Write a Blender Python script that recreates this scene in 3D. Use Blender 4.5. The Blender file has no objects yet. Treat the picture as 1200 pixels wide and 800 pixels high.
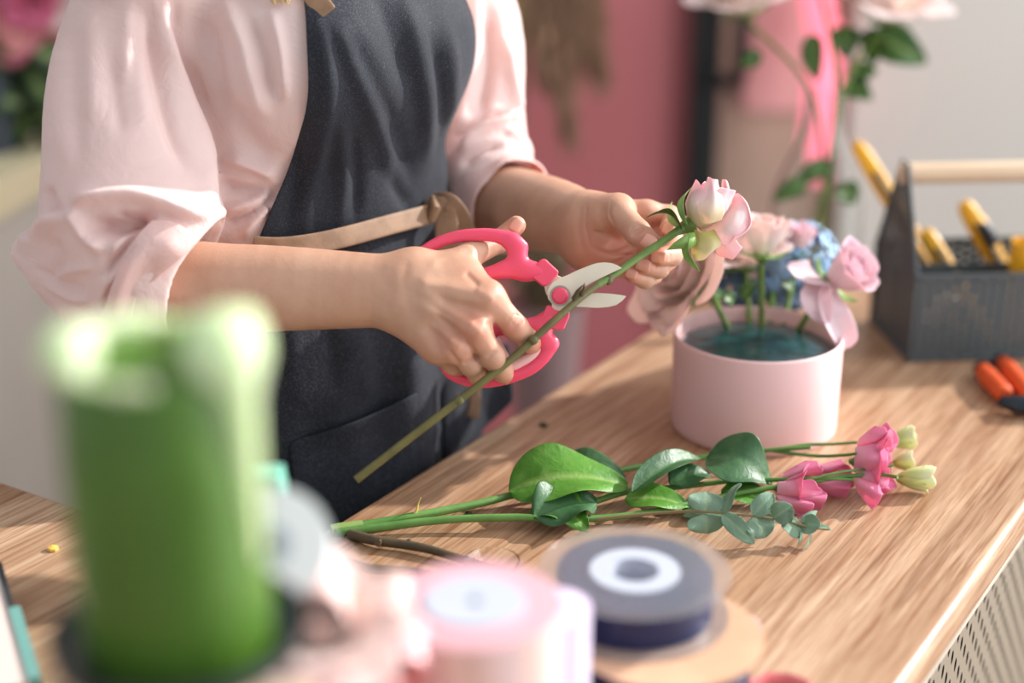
import bpy, bmesh, math, random
import numpy as np
from mathutils import Vector, Matrix, noise
random.seed(7)
rng = np.random.default_rng(5)
PI = math.pi
SC = bpy.context.scene
COL = SC.collection
# ------------------------------------------------------------------ camera
FPX = 1761.0; PITCH = math.radians(20.0); CZ = 1.48; TZ = 0.90
cp, sp_ = math.cos(PITCH), math.sin(PITCH)
def P(px, py, d):
    x = (px-600)/FPX*d; u = (400-py)/FPX*d
    return Vector((x, d*cp+u*sp_, CZ-d*sp_+u*cp))
def T(px, py, z=TZ):
    k = (400-py)/FPX
    return P(px, py, (z-CZ)/(-sp_+k*cp))
def proj(v):
    y, dz = v[1], v[2]-CZ
    d = y*cp-dz*sp_; u = y*sp_+dz*cp
    return 600+v[0]/d*FPX, 400-u/d*FPX, d
cam_d = bpy.data.cameras.new('camera'); cam = bpy.data.objects.new('camera', cam_d); COL.objects.link(cam)
cam.location = (0, 0, CZ); cam.rotation_euler = (PI/2-PITCH, 0, 0)
cam_d.sensor_width = 36; cam_d.lens = FPX/1200*36; cam_d.clip_start = .05
cam_d.dof.use_dof = True; cam_d.dof.focus_distance = 1.265; cam_d.dof.aperture_fstop = cam_d.lens/36.0
SC.camera = cam
SC.view_settings.view_transform = 'Standard'; SC.view_settings.look = 'None'
SC.view_settings.gamma = 1; SC.view_settings.use_curve_mapping = False; SC.view_settings.exposure = 0
# ------------------------------------------------------------------ objects
def tag(o, label=None, cat=None, group=None, kind=None):
    if label: o['label'] = label
    if cat: o['category'] = cat
    if group: o['group'] = group
    if kind: o['kind'] = kind
    return o
def empty(name, loc, label, cat, group=None):
    o = bpy.data.objects.new(name, None); COL.objects.link(o); o.location = loc; o.empty_display_size = .02
    return tag(o, label, cat, group)
def place(name, me, mat, parent=None, smooth=True):
    if mat is not None: me.materials.append(mat)
    o = bpy.data.objects.new(name, me); COL.objects.link(o)
    if smooth:
        me.polygons.foreach_set('use_smooth', [True]*len(me.polygons))
    if parent is not None:
        bpy.context.view_layer.update()
        o.parent = parent
        o.matrix_parent_inverse = world_of(parent).inverted()
    return o
def world_of(o):
    m = Matrix.LocRotScale(o.location, o.rotation_euler, o.scale)
    if o.parent: return world_of(o.parent) @ o.matrix_parent_inverse @ m
    return m
def pymesh(name, V, F):
    me = bpy.data.meshes.new(name); me.from_pydata([tuple(v) for v in V], [], F); me.update(); return me
def npmesh(name, V, Q):
    me = bpy.data.meshes.new(name); n = len(V); m = len(Q); k = Q.shape[1]
    me.vertices.add(n); me.vertices.foreach_set('co', V.astype(np.float32).ravel())
    me.loops.add(m*k); me.loops.foreach_set('vertex_index', Q.astype(np.int32).ravel())
    me.polygons.add(m); me.polygons.foreach_set('loop_start', np.arange(0, m*k, k, dtype=np.int32))
    me.polygons.foreach_set('loop_total', np.full(m, k, dtype=np.int32))
    me.update(calc_edges=True); me.validate(); return me
class MB:
    """collects raw shapes, builds ONE mesh object"""
    def __init__(s): s.V = []; s.F = []
    def add(s, V, F):
        b = len(s.V); s.V += [Vector(v) for v in V]; s.F += [tuple(i+b for i in f) for f in F]; return s
    def grid(s, rows, close_u=False, close_v=False):
        n = len(rows); m = len(rows[0]); V = [p for r in rows for p in r]; F = []
        for i in range(n-(0 if close_v else 1)):
            for j in range(m-(0 if close_u else 1)):
                F.append((i*m+j, i*m+(j+1) % m, ((i+1) % n)*m+(j+1) % m, ((i+1) % n)*m+j))
        return s.add(V, F)
    def tube(s, pts, rad, seg=10, cap=True, flat=None, closed=False):
        pts = [Vector(p) for p in pts]; n = len(pts)
        if not hasattr(rad, '__len__'): rad = [rad]*n
        rows = []; up = None
        for i, p in enumerate(pts):
            if closed: t = (pts[(i+1) % n]-pts[i-1]).normalized()
            else: t = (pts[min(i+1, n-1)]-pts[max(i-1, 0)]).normalized()
            if up is None:
                up = Vector((0, 0, 1)) if abs(t.z) < .9 else Vector((1, 0, 0))
            a = (up-t*up.dot(t)).normalized(); b = t.cross(a); up = a
            fa, fb = flat or (1, 1)
            rows.append([p+(a*math.cos(q)*fa+b*math.sin(q)*fb)*rad[i] for q in [2*PI*k/seg for k in range(seg)]])
        s.grid(rows, close_u=True, close_v=closed)
        if cap and not closed:
            b0 = len(s.V)-n*seg
            s.F.append(tuple(b0+k for k in range(seg))[::-1]); s.F.append(tuple(b0+(n-1)*seg+k for k in range(seg)))
        return s
    def lathe(s, prof, c, axis=(0, 0, 1), seg=48):
        c = Vector(c); ax = Vector(axis).normalized()
        q = Vector((0, 0, 1)).rotation_difference(ax)
        rows = [[c+q @ Vector((r*math.cos(2*PI*k/seg), r*math.sin(2*PI*k/seg), h)) for k in range(seg)] for r, h in prof]
        return s.grid(rows, close_u=True)
    def box(s, c, size, M=None):
        x, y, z = [v/2 for v in size]; c = Vector(c)
        V = [Vector((a*x, b*y, d*z)) for a in (-1, 1) for b in (-1, 1) for d in (-1, 1)]
        V = [(M @ v if M is not None else v)+c for v in V]
        return s.add(V, [(0, 1, 3, 2), (4, 6, 7, 5), (0, 4, 5, 1), (2, 3, 7, 6), (0, 2, 6, 4), (1, 5, 7, 3)])
    def prism(s, poly, off):
        """poly = list of 3D points (planar), off = extrusion vector"""
        n = len(poly); off = Vector(off); V = [Vector(p) for p in poly]; V += [v+off for v in V]
        F = [tuple(range(n))[::-1], tuple(range(n, 2*n))]+[(i, (i+1) % n, n+(i+1) % n, n+i) for i in range(n)]
        return s.add(V, F)
    def build(s, name, mat, parent=None, bevel=0, seg=2, sub=0, solid=0, smooth=True, fix=True):
        me = pymesh(name, s.V, s.F)
        if fix:
            bm = bmesh.new(); bm.from_mesh(me); bmesh.ops.recalc_face_normals(bm, faces=bm.faces); bm.to_mesh(me); bm.free()
        o = place(name, me, mat, parent, smooth)
        if smooth and not sub: me.set_sharp_from_angle(angle=math.radians(42))
        if solid:
            m = o.modifiers.new('s', 'SOLIDIFY'); m.thickness = solid; m.offset = 0
        if bevel:
            m = o.modifiers.new('b', 'BEVEL'); m.width = bevel; m.segments = seg; m.limit_method = 'ANGLE'; m.angle_limit = math.radians(40); m.harden_normals = True
        if sub:
            m = o.modifiers.new('u', 'SUBSURF'); m.levels = sub; m.render_levels = sub
        return o
def spline(pts, n):
    """Catmull-Rom through pts (tuples of any length)"""
    pts = [np.array(p, float) for p in pts]; q = [2*pts[0]-pts[1]]+pts+[2*pts[-1]-pts[-2]]
    out = []; m = len(pts)-1
    for i in range(n):
        t = i/(n-1)*m; k = min(int(t), m-1); f = t-k; a, b, c, d = q[k:k+4]
        out.append(.5*((2*b)+(-a+c)*f+(2*a-5*b+4*c-d)*f*f+(-a+3*b-3*c+d)*f**3))
    return out
def PS(pts, n): return [P(*q) for q in spline(pts, n)]
# ------------------------------------------------------------------ materials
def lin(c):
    return tuple((v/12.92 if v <= .04045 else ((v+.055)/1.055)**2.4) for v in [x/255 for x in c])+(1,)
class NT:
    def __init__(s, name):
        s.m = bpy.data.materials.new(name); s.m.use_nodes = True; s.t = s.m.node_tree; s.n = s.t.nodes; s.l = s.t.links
        s.b = s.n['Principled BSDF']; s.out = s.n['Material Output']
    def node(s, ty, **k):
        n = s.n.new(ty)
        for a, v in k.items():
            if a.startswith('i_'): n.inputs[int(a[2:]) if a[2:].isdigit() else a[2:].replace('_', ' ')].default_value = v
            else: setattr(n, a, v)
        return n
    def link(s, a, b): s.l.new(a, b)
    def coord(s, scale=(1, 1, 1), rot=(0, 0, 0), kind='Object'):
        tc = s.node('ShaderNodeTexCoord'); mp = s.node('ShaderNodeMapping'); s.link(tc.outputs[kind], mp.inputs[0])
        mp.inputs['Scale'].default_value = scale; mp.inputs['Rotation'].default_value = rot; return mp.outputs[0]
    def noise(s, vec, scale, detail=3, rough=.5, dist=0):
        n = s.node('ShaderNodeTexNoise'); s.link(vec, n.inputs['Vector']); n.inputs['Scale'].default_value = scale
        n.inputs['Detail'].default_value = detail; n.inputs['Roughness'].default_value = rough; n.inputs['Distortion'].default_value = dist
        return n.outputs['Fac']
    def ramp(s, fac, stops):
        r = s.node('ShaderNodeValToRGB'); s.link(fac, r.inputs[0]); e = r.color_ramp.elements
        while len(e) < len(stops): e.new(.5)
        for k, (p, c) in enumerate(stops): e[k].position = p; e[k].color = lin(c) if max(c) > 1 or len(c) == 3 else c
        return r.outputs[0]
    def bump(s, fac, strength, dist=.002, chain=None):
        b = s.node('ShaderNodeBump'); s.link(fac, b.inputs['Height']); b.inputs['Strength'].default_value = strength
        b.inputs['Distance'].default_value = dist
        if chain: s.link(chain, b.inputs['Normal'])
        return b.outputs[0]
    def set(s, **k):
        for a, v in k.items():
            s.b.inputs[a.replace('_', ' ')].default_value = v
        return s
def mat(name, c, rough=.5, c2=None, scale=20, var_lo=.35, var_hi=.65, bump=0, bscale=200, bdist=.001, sss=0, sssr=(1, .4, .2), metal=0, sheen=0, trans=0, emis=0, coat=0, ior=None, spec=None, detail=3, mscale=(1, 1, 1)):
    t = NT(name); t.b.inputs['Base Color'].default_value = lin(c); t.set(Roughness=rough, Metallic=metal)
    if c2 is not None:
        f = t.noise(t.coord(mscale), scale, detail); t.link(t.ramp(f, [(var_lo, c), (var_hi, c2)]), t.b.inputs['Base Color'])
    if bump: t.link(t.bump(t.noise(t.coord(mscale), bscale, 3), bump, bdist), t.b.inputs['Normal'])
    if sss: t.set(Subsurface_Weight=sss, Subsurface_Scale=.01); t.b.inputs['Subsurface Radius'].default_value = sssr
    if sheen: t.set(Sheen_Weight=sheen, Sheen_Roughness=.5)
    if trans: t.set(Transmission_Weight=trans)
    if coat: t.set(Coat_Weight=coat, Coat_Roughness=.15)
    if ior: t.set(IOR=ior)
    if spec is not None: t.b.inputs['Specular IOR Level'].default_value = spec
    if emis:
        t.b.inputs['Emission Color'].default_value = lin(c); t.set(Emission_Strength=emis)
    return t.m
def translucent(m, c, f=.35):
    """mix thin-surface translucency (petals, leaves, sheer cloth) into a material"""
    t = m.node_tree; out = t.nodes['Material Output']; b = t.nodes['Principled BSDF']
    tr = t.nodes.new('ShaderNodeBsdfTranslucent'); tr.inputs[0].default_value = lin(c)
    mx = t.nodes.new('ShaderNodeMixShader'); mx.inputs[0].default_value = f
    t.links.new(b.outputs[0], mx.inputs[1]); t.links.new(tr.outputs[0], mx.inputs[2]); t.links.new(mx.outputs[0], out.inputs[0])
    return m
# ------------------------------------------------------------------ signed distance sculpting
def A3(v): return np.array([v[0], v[1], v[2]], np.float32)
def cone(a, b, ra, rb=None, n=None, s=1.0):
    a = A3(a); b = A3(b); rb = ra if rb is None else rb; ba = b-a; L = max(float(ba @ ba), 1e-12)
    nn = None if n is None else A3(Vector(n).normalized())
    def f(p):
        q = p-a; h = np.clip((q @ ba)/L, 0, 1); v = q-h[:, None]*ba; d2 = (v*v).sum(1)
        if nn is not None: d2 = d2+(s*s-1)*(v @ nn)**2
        return np.sqrt(d2)-(ra+(rb-ra)*h)
    return f
def ball(c, r, M=None):
    """ellipsoid: r = 3 radii along the rows of M"""
    c = A3(c); r = np.array(r if hasattr(r, '__len__') else (r, r, r), np.float32); R = np.eye(3, dtype=np.float32) if M is None else np.array(M, np.float32)
    def f(p):
        q = (p-c) @ R.T; k0 = np.sqrt(((q/r)**2).sum(1)); k1 = np.sqrt(((q/(r*r))**2).sum(1))+1e-9
        return k0*(k0-1)/k1
    return f
def smin(a, b, k):
    if k <= 0: return np.minimum(a, b)
    h = np.maximum(k-np.abs(a-b), 0)/k
    return np.minimum(a, b)-h*h*k*.25
def U(fs, k):
    def f(p):
        d = fs[0](p)
        for g in fs[1:]: d = smin(d, g(p), k)
        return d
    return f
def SUB(f0, fs, k):
    def f(p):
        d = f0(p)
        for g in fs: d = -smin(-d, g(p), k)
        return d
    return f
def chain(pts, rads, k=.004, n=None, s=1.0):
    return U([cone(pts[i], pts[i+1], rads[i], rads[i+1], n, s) for i in range(len(pts)-1)], k)
def rope(pts, rads, n=None, s=1.0, m=4):
    """one smooth limb : spline through the joints, no beads"""
    q = spline([tuple(p)+(r,) for p, r in zip(pts, rads)], (len(pts)-1)*m+1)
    return U([cone(q[i][:3], q[i+1][:3], q[i][3], q[i+1][3], n, s) for i in range(len(q)-1)], .0004)
def vnormals(V, Q):
    n = np.cross(V[Q[:, 2]]-V[Q[:, 0]], V[Q[:, 3]]-V[Q[:, 1]]); N = np.zeros_like(V)
    for k in range(4):
        for j in range(3): N[:, j] += np.bincount(Q[:, k], n[:, j], len(V))
    return N/(np.linalg.norm(N, axis=1)[:, None]+1e-12)
def drape(V, Q, folds, zlim=None):
    """push cloth out (amp>0) or in (amp<0) along lines; each side of a line has its own softness, ends fade"""
    V = V.copy()
    y = V[:, 1]; dz = V[:, 2]-CZ; d = y*cp-dz*sp_; u = y*sp_+dz*cp; X = 600+V[:, 0]/d*FPX; Y = 400-u/d*FPX
    N = vnormals(V, Q); view = np.array([0, 0, CZ])-V; view /= np.linalg.norm(view, axis=1)[:, None]; face = np.clip((N*view).sum(1)*3, 0, 1)
    D = np.zeros(len(V))
    for pts, amp, wl, wr in folds:
        q = np.array(spline(pts, max(10, len(pts)*6))); best = np.full(len(V), 1e9); sg = np.zeros(len(V)); tt = np.zeros(len(V)); m = len(q)-1
        w = max(wl, wr)*3
        sel = np.where((X > q[:, 0].min()-w) & (X < q[:, 0].max()+w) & (Y > q[:, 1].min()-w) & (Y < q[:, 1].max()+w))[0]
        if not len(sel): continue
        x, yy = X[sel], Y[sel]; be = np.full(len(sel), 1e9); s_ = np.zeros(len(sel)); t_ = np.zeros(len(sel))
        for i in range(m):
            ax, ay = q[i]; bx, by = q[i+1]-q[i]; L = bx*bx+by*by+1e-9; h = np.clip(((x-ax)*bx+(yy-ay)*by)/L, 0, 1)
            ex = x-ax-h*bx; ey = yy-ay-h*by; r = np.hypot(ex, ey); k = r < be; be = np.where(k, r, be); s_ = np.where(k, bx*ey-by*ex, s_); t_ = np.where(k, (i+h)/m, t_)
        ww = np.where(s_ > 0, wr, wl)
        D[sel] += amp*np.exp(-(be/ww)**2)*np.clip(np.sin(np.clip(t_, .0, 1)*PI)*1.6+.08, 0, 1)
    return V+N*(D*face)[:, None]
def surf(name, ctrl, m, parent, nu=18, nv=18, solid=.0005, pvf=None, seed=0, ruff=0.):
    """smooth sheet through a net of (px, py, depth) control points"""
    R = [spline(r, nu) for r in ctrl]; out = []; pv = []; r_ = random.Random(seed); ph = r_.random()*6
    for j in range(nu):
        col = spline([r[j] for r in R], nv); out.append(col)
    rows = []
    for i in range(nv):
        row = []
        for j in range(nu):
            q = out[j][i]; u = j/(nu-1); v = i/(nv-1); e = max(0, v-.55)*ruff
            row.append(P(q[0]+e*10*math.sin(u*9+ph), q[1]+e*8*math.sin(u*13+ph*2), q[2]+e*.02*math.sin(u*7+ph))); pv.append(v*.9 if pvf is None else pvf(u, v))
        rows.append(row)
    o = MB().grid(rows).build(name, m, parent, solid=solid, sub=1, fix=False)
    a_ = o.data.attributes.new('pv', 'FLOAT', 'POINT'); a_.data.foreach_set('value', pv); return o
def sculpt(f, lo, hi, h, margin=1.8):
    """surface nets of f on a sparse grid -> verts, quads"""
    lo = np.array(lo, np.float32); hi = np.array(hi, np.float32); B = 4
    nb = np.maximum(np.ceil((hi-lo)/h/B).astype(int), 1); N = nb*B+1
    ci = np.stack(np.meshgrid(*[np.arange(k) for k in nb], indexing='ij'), -1).reshape(-1, 3)
    cc = lo+(ci*B+B/2)*h
    dc = np.concatenate([f(cc[i:i+200000].astype(np.float32)) for i in range(0, len(cc), 200000)])
    G = np.empty(N, np.float32)
    full = np.repeat(np.repeat(np.repeat(dc.reshape(nb), B, 0), B, 1), B, 2)
    G[:-1, :-1, :-1] = full; G[-1] = G[-2]; G[:, -1] = G[:, -2]; G[:, :, -1] = G[:, :, -2]
    sel = ci[np.abs(dc) < B*h*margin]
    off = np.stack(np.meshgrid(*[np.arange(B+1)]*3, indexing='ij'), -1).reshape(-1, 3)
    for i in range(0, len(sel), 1500):
        idx = (sel[i:i+1500, None, :]*B+off[None]).reshape(-1, 3)
        G[idx[:, 0], idx[:, 1], idx[:, 2]] = f((lo+idx*h).astype(np.float32))
    G[0] = np.maximum(G[0], h); G[-1] = np.maximum(G[-1], h); G[:, 0] = np.maximum(G[:, 0], h); G[:, -1] = np.maximum(G[:, -1], h)
    G[:, :, 0] = np.maximum(G[:, :, 0], h); G[:, :, -1] = np.maximum(G[:, :, -1], h)
    S = G < 0
    c = S[:-1, :-1, :-1].astype(np.int8)
    corners = [(i, j, k) for i in (0, 1) for j in (0, 1) for k in (0, 1)]
    nx, ny, nz = [m-1 for m in N]
    cnt = sum(S[i:i+nx, j:j+ny, k:k+nz].astype(np.int8) for i, j, k in corners)
    act = np.argwhere((cnt > 0) & (cnt < 8)); vid = -np.ones((nx, ny, nz), np.int32)
    vid[act[:, 0], act[:, 1], act[:, 2]] = np.arange(len(act))
    acc = np.zeros((len(act), 3)); num = np.zeros(len(act))
    g = {c: G[act[:, 0]+c[0], act[:, 1]+c[1], act[:, 2]+c[2]] for c in corners}
    for ax in range(3):
        for c0 in corners:
            if c0[ax]: continue
            c1 = list(c0); c1[ax] = 1; a, b = g[c0], g[tuple(c1)]; m = (a < 0) != (b < 0)
            t = np.where(m, a/np.where(m, a-b, 1), 0); pnt = np.array(c0, float)[None].repeat(len(act), 0); pnt[:, ax] += t
            acc += pnt*m[:, None]; num += m
    V = lo+(act+acc/num[:, None])*h
    Q = []
    for ax in range(3):
        u, v = [(1, 2), (2, 0), (0, 1)][ax]
        s0 = [slice(0, n-1) for n in N]; s1 = list(s0); s1[ax] = slice(1, N[ax]); a = S[tuple(s0)]; b = S[tuple(s1)]
        e = np.argwhere(a != b); e = e[(e[:, u] > 0) & (e[:, v] > 0)]
        def q(du, dv):
            i = e.copy(); i[:, u] -= du; i[:, v] -= dv; return vid[i[:, 0], i[:, 1], i[:, 2]]
        qq = np.stack([q(1, 1), q(0, 1), q(0, 0), q(1, 0)], 1); fl = a[e[:, 0], e[:, 1], e[:, 2]]
        qq[~fl] = qq[~fl][:, ::-1]; Q.append(qq)
    Q = np.concatenate(Q); Q = Q[(Q >= 0).all(1)]
    return V, Q
def relax(V, Q, it=2, lam=.5):
    e = np.concatenate([Q[:, [0, 1]], Q[:, [1, 2]], Q[:, [2, 3]], Q[:, [3, 0]]]); n = len(V)
    for _ in range(it):
        s = np.zeros((n, 3)); c = np.zeros(n)
        for a, b in ((0, 1), (1, 0)):
            for k in range(3): s[:, k] += np.bincount(e[:, a], V[e[:, b], k], n)
            c += np.bincount(e[:, a], minlength=n)
        V = V+lam*(s/np.maximum(c, 1)[:, None]-V)
    return V
def hit(f, px, py, d0=.9, d1=2.2):
    """first surface point of f on the ray through (px, py)"""
    d = d0
    for _ in range(200):
        v = float(f(A3(P(px, py, d))[None])[0])
        if v < .0004: break
        d += v*.8
        if d > d1: return None
    return P(px, py, d)
# ================================================================== PERSON
def V3(*a): return Vector(a)
FW = V3(.80, -.60, 0); RT = V3(-.60, -.80, 0)          # the way the person faces, and their right
BC = V3(-.188, 1.395, 0)                               # body axis on plan
def bp(f, r, z): return BC+FW*f+RT*r+V3(0, 0, z)
# ---- skin material
def skin_mat():
    t = NT('skin'); v = t.coord()
    at = t.node('ShaderNodeAttribute', attribute_name='blush')
    base = t.ramp(t.noise(v, 26, 4), [(.3, (188, 143, 118)), (.7, (203, 161, 136))])
    mx = t.node('ShaderNodeMix', data_type='RGBA'); t.link(at.outputs['Fac'], mx.inputs[0]); t.link(base, mx.inputs[6]); mx.inputs[7].default_value = lin((208, 112, 92))
    t.link(mx.outputs[2], t.b.inputs['Base Color'])
    b1 = t.bump(t.noise(v, 900, 3), .22, .0006); b2 = t.bump(t.noise(t.coord((1, 1, 1)), 180, 4, .6), .22, .0012, b1)
    t.link(b2, t.b.inputs['Normal'])
    t.set(Roughness=.46, Subsurface_Weight=.15, Subsurface_Scale=.006); t.b.inputs['Subsurface Radius'].default_value = (1, .35, .2)
    return t.m
M_skin = skin_mat()
M_nail = mat('nail', (226, 158, 136), .3, coat=.3, sss=.15)
blush_pts = []
# ---- right hand (holds the shears) : dorsum to the camera
J = lambda l: [P(*q) for q in l]
TV = (P(600, 400, 1)-V3(0, 0, CZ)).normalized()       # rough palm normal of both hands
def hand(palm, fingers, kf=.007):
    """palm sdf + fingers that melt into the palm but stay apart from each other"""
    def f(p):
        a = palm(p); d = a
        for g in fingers: d = smin(d, smin(a, g(p), kf), .0012)
        return d
    return f
elbR = P(124, 325, 1.260); wrR = P(468, 341, 1.232)
foreR = rope([elbR, P(235, 337, 1.25), P(330, 338, 1.243), P(420, 340, 1.236), wrR], [.042, .0378, .0345, .0305, .0285], TV, 1.18)
mcpR = J([(573, 350, 1.212), (556, 385, 1.206), (533, 404, 1.210), (511, 408, 1.222)])
palmR = U([foreR,
           cone(wrR, mcpR[0], .022, .0125, TV, 1.35), cone(P(475, 345, 1.23), mcpR[1], .022, .013, TV, 1.3),
           cone(P(475, 352, 1.23), mcpR[2], .020, .0125, TV, 1.3), cone(P(478, 360, 1.232), mcpR[3], .018, .012),
           cone(P(485, 335, 1.235), P(530, 352, 1.222), .024, .019, TV, 1.3),
           cone(P(492, 318, 1.24), P(545, 322, 1.238), .0165, .0125), cone(P(540, 320, 1.235), P(566, 344, 1.222), .0110, .0105)], .016)
ridge = U([cone(P(500, 343, 1.2055), mcpR[1]+(P(556, 385, 1.200)-P(556, 385, 1.206)), .0028, .0045),
           cone(P(500, 337, 1.206), P(568, 350, 1.204), .0025, .0045), cone(P(500, 357, 1.206), P(531, 401, 1.204), .0025, .0042),
           cone(P(508, 404, 1.217), P(510, 405, 1.217), .0045, .0045)], .003)
palmR = U([palmR, ridge], .012)
palmR = SUB(palmR, [cone(P(520, 352, 1.196), P(560, 368, 1.192), .004, .0045), cone(P(515, 374, 1.196), P(544, 396, 1.194), .004, .0045), cone(P(505, 385, 1.2), P(520, 404, 1.2), .003)], .012)
fR = [chain(J([(573, 350, 1.212), (604, 383, 1.222), (619, 399, 1.236), (626, 407, 1.252)]), [.0118, .0100, .0090, .0080]),
      chain(J([(556, 385, 1.206), (577, 418, 1.216), (588, 434, 1.232), (592, 440, 1.25)]), [.0115, .0098, .0088, .0078]),
      chain(J([(533, 404, 1.210), (552, 427, 1.220), (561, 439, 1.236), (564, 441, 1.254)]), [.0108, .0092, .0084, .0075]),
      chain(J([(511, 408, 1.222), (531, 427, 1.236), (541, 433, 1.252), (546, 434, 1.268)]), [.0098, .0080, .0073, .0065]),
      chain(J([(505, 318, 1.238), (548, 301, 1.245), (582, 284, 1.268), (605, 264, 1.270)]), [.0135, .0108, .0094, .0082])]
handR_ = hand(palmR, fR)
cr = []
for a, b, r in (((596, 372, 1.212), (606, 368, 1.215), .0006), ((594, 388, 1.208), (612, 374, 1.214), .0006), ((570, 417, 1.204), (584, 409, 1.206), .0006), ((545, 425, 1.208), (558, 418, 1.21), .0006)):
    cr.append(cone(P(*a), P(*b), r))
handR = SUB(handR_, cr, .003)
blush_pts += [(mcpR[0], .016, .35), (mcpR[1], .018, .55), (mcpR[2], .016, .5), (mcpR[3], .014, .5), (P(626, 405, 1.245), .014, .7), (P(590, 436, 1.24), .013, .6), (P(562, 438, 1.243), .012, .6), (P(605, 264, 1.262), .014, .5), (P(560, 330, 1.22), .02, .3), (P(603, 383, 1.212), .012, .35)]
# ---- left hand (holds the rose) : palm to the camera
elbL = P(540, 232, 1.53)
foreL = rope([elbL, P(600, 243, 1.455), P(650, 253, 1.385), P(690, 268, 1.335)], [.042, .0385, .0335, .0290], TV, 1.15)
mcpL = J([(757, 250, 1.333), (763, 267, 1.345), (757, 285, 1.350), (745, 302, 1.348)])
palmL = U([foreL, cone(P(688, 258, 1.337), mcpL[0], .019, .0115, TV, 1.25), cone(P(688, 266, 1.34), mcpL[1], .018, .0115, TV, 1.2),
           cone(P(688, 276, 1.34), mcpL[2], .018, .0115, TV, 1.2), cone(P(688, 288, 1.338), mcpL[3], .019, .0115, TV, 1.15),
           cone(P(696, 296, 1.328), P(737, 309, 1.336), .0165, .0125), cone(P(690, 256, 1.328), P(724, 248, 1.306), .0205, .0160)], .014)
palmL = SUB(palmL, [cone(P(722, 284, 1.296), P(740, 270, 1.300), .010, .008)], .012)
fL = [chain(J([(757, 250, 1.333), (784, 253, 1.338), (787, 263, 1.315), (783, 268, 1.303)]), [.0108, .0093, .0082, .0076]),
      chain(J([(763, 267, 1.345), (789, 284, 1.332), (787, 299, 1.306), (773, 301, 1.290)]), [.0108, .0096, .0092, .0080]),
      chain(J([(757, 285, 1.350), (781, 305, 1.332), (772, 314, 1.306), (755, 311, 1.292)]), [.0105, .0090, .0088, .0077]),
      chain(J([(745, 302, 1.348), (765, 322, 1.330), (756, 327, 1.308), (741, 322, 1.296)]), [.0095, .0082, .0078, .0070]),
      chain(J([(702, 252, 1.315), (727, 251, 1.293), (748, 273, 1.279), (763, 285, 1.272)]), [.0160, .0120, .0108, .0092])]
crl = [cone(P(709, 240, 1.284), P(716, 262, 1.284), .0009), cone(P(705, 244, 1.288), P(711, 268, 1.290), .0008), cone(P(738, 274, 1.268), P(752, 265, 1.268), .0005), cone(P(741, 277, 1.268), P(753, 268, 1.268), .0005),
       cone(P(700, 272, 1.305), P(735, 288, 1.312), .0009), cone(P(715, 272, 1.300), P(742, 292, 1.318), .0009), cone(P(706, 300, 1.308), P(735, 296, 1.318), .0007)]
handL = SUB(hand(palmL, fL), crl, .004)
blush_pts += [(P(763, 285, 1.265), .014, .7), (P(770, 300, 1.283), .015, .6), (P(754, 311, 1.285), .014, .6), (P(740, 322, 1.29), .012, .6), (P(725, 292, 1.315), .030, .5), (P(700, 300, 1.31), .022, .55), (P(775, 262, 1.32), .014, .5), (P(748, 245, 1.32), .014, .3), (P(785, 305, 1.32), .014, .5)]
# ---- rest of the body (mostly under the clothes)
shR = bp(-.01, .165, 1.375); shL = bp(-.01, -.165, 1.375)
hipc = bp(0, 0, .90)
head_c = bp(.075, 0, 1.615)
Mh = np.array([list(FW), list(RT), [0, 0, 1]], np.float32)
bodyf = U([cone(bp(0, 0, .90), bp(0, 0, 1.08), .135, .105, FW, 1.25), cone(bp(0, 0, 1.08), bp(0, 0, 1.30), .105, .125, FW, 1.3),
           cone(shR, shL, .040), cone(bp(0, 0, 1.34), bp(.015, 0, 1.50), .055, .050),
           rope([shR, P(146, 10, 1.276), P(146, 130, 1.270), P(142, 240, 1.262), elbR], [.034, .036, .038, .040, .038]), rope([shL, P(552, 60, 1.505), P(556, 150, 1.512), elbL], [.044, .036, .036, .039]),
           ball(head_c+V3(0, 0, .02), (.096, .076, .100), Mh), ball(head_c+FW*.03+V3(0, 0, -.045), (.062, .056, .072), Mh),
           cone(bp(0, .085, .86), bp(.01, .085, .48), .082, .055), cone(bp(0, -.085, .86), bp(.01, -.085, .48), .082, .055),
           cone(bp(.01, .085, .48), bp(-.01, .085, .08), .052, .036), cone(bp(.01, -.085, .48), bp(-.01, -.085, .08), .052, .036)], .05)
bodyf = U([bodyf, cone(bp(-.03, .085, .035), bp(.13, .09, .028), .034, .028), cone(bp(-.03, -.085, .035), bp(.13, -.09, .028), .034, .028)], .03)
bodyf = U([bodyf, cone(head_c+FW*.088+V3(0, 0, .015), head_c+FW*.105+V3(0, 0, -.02), .007, .012), ball(head_c+FW*.085+V3(0, 0, -.058), (.010, .022, .007), Mh),
           ball(head_c+RT*.078, (.016, .007, .030), Mh), ball(head_c-RT*.078, (.016, .007, .030), Mh)], .010)
bodyf = SUB(bodyf, [ball(head_c+FW*.098+RT*s*.032+V3(0, 0, .012), (.012, .017, .010), Mh) for s in (-1, 1)]+[cone(head_c+FW*.098+RT*.02+V3(0, 0, -.058), head_c+FW*.098-RT*.02+V3(0, 0, -.058), .0012)], .012)
def join(parts):
    Vs, Qs, b = [], [], 0
    for V, Q in parts: Vs.append(V); Qs.append(Q+b); b += len(V)
    return np.concatenate(Vs), np.concatenate(Qs)
def bounds(pts, m):
    a = np.array([list(p) for p in pts]); return a.min(0)-m, a.max(0)+m
person = empty('person', bp(0, 0, 0), 'florist in a pale pink blouse and dark apron, cutting a rose stem at the counter', 'person')
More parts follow.
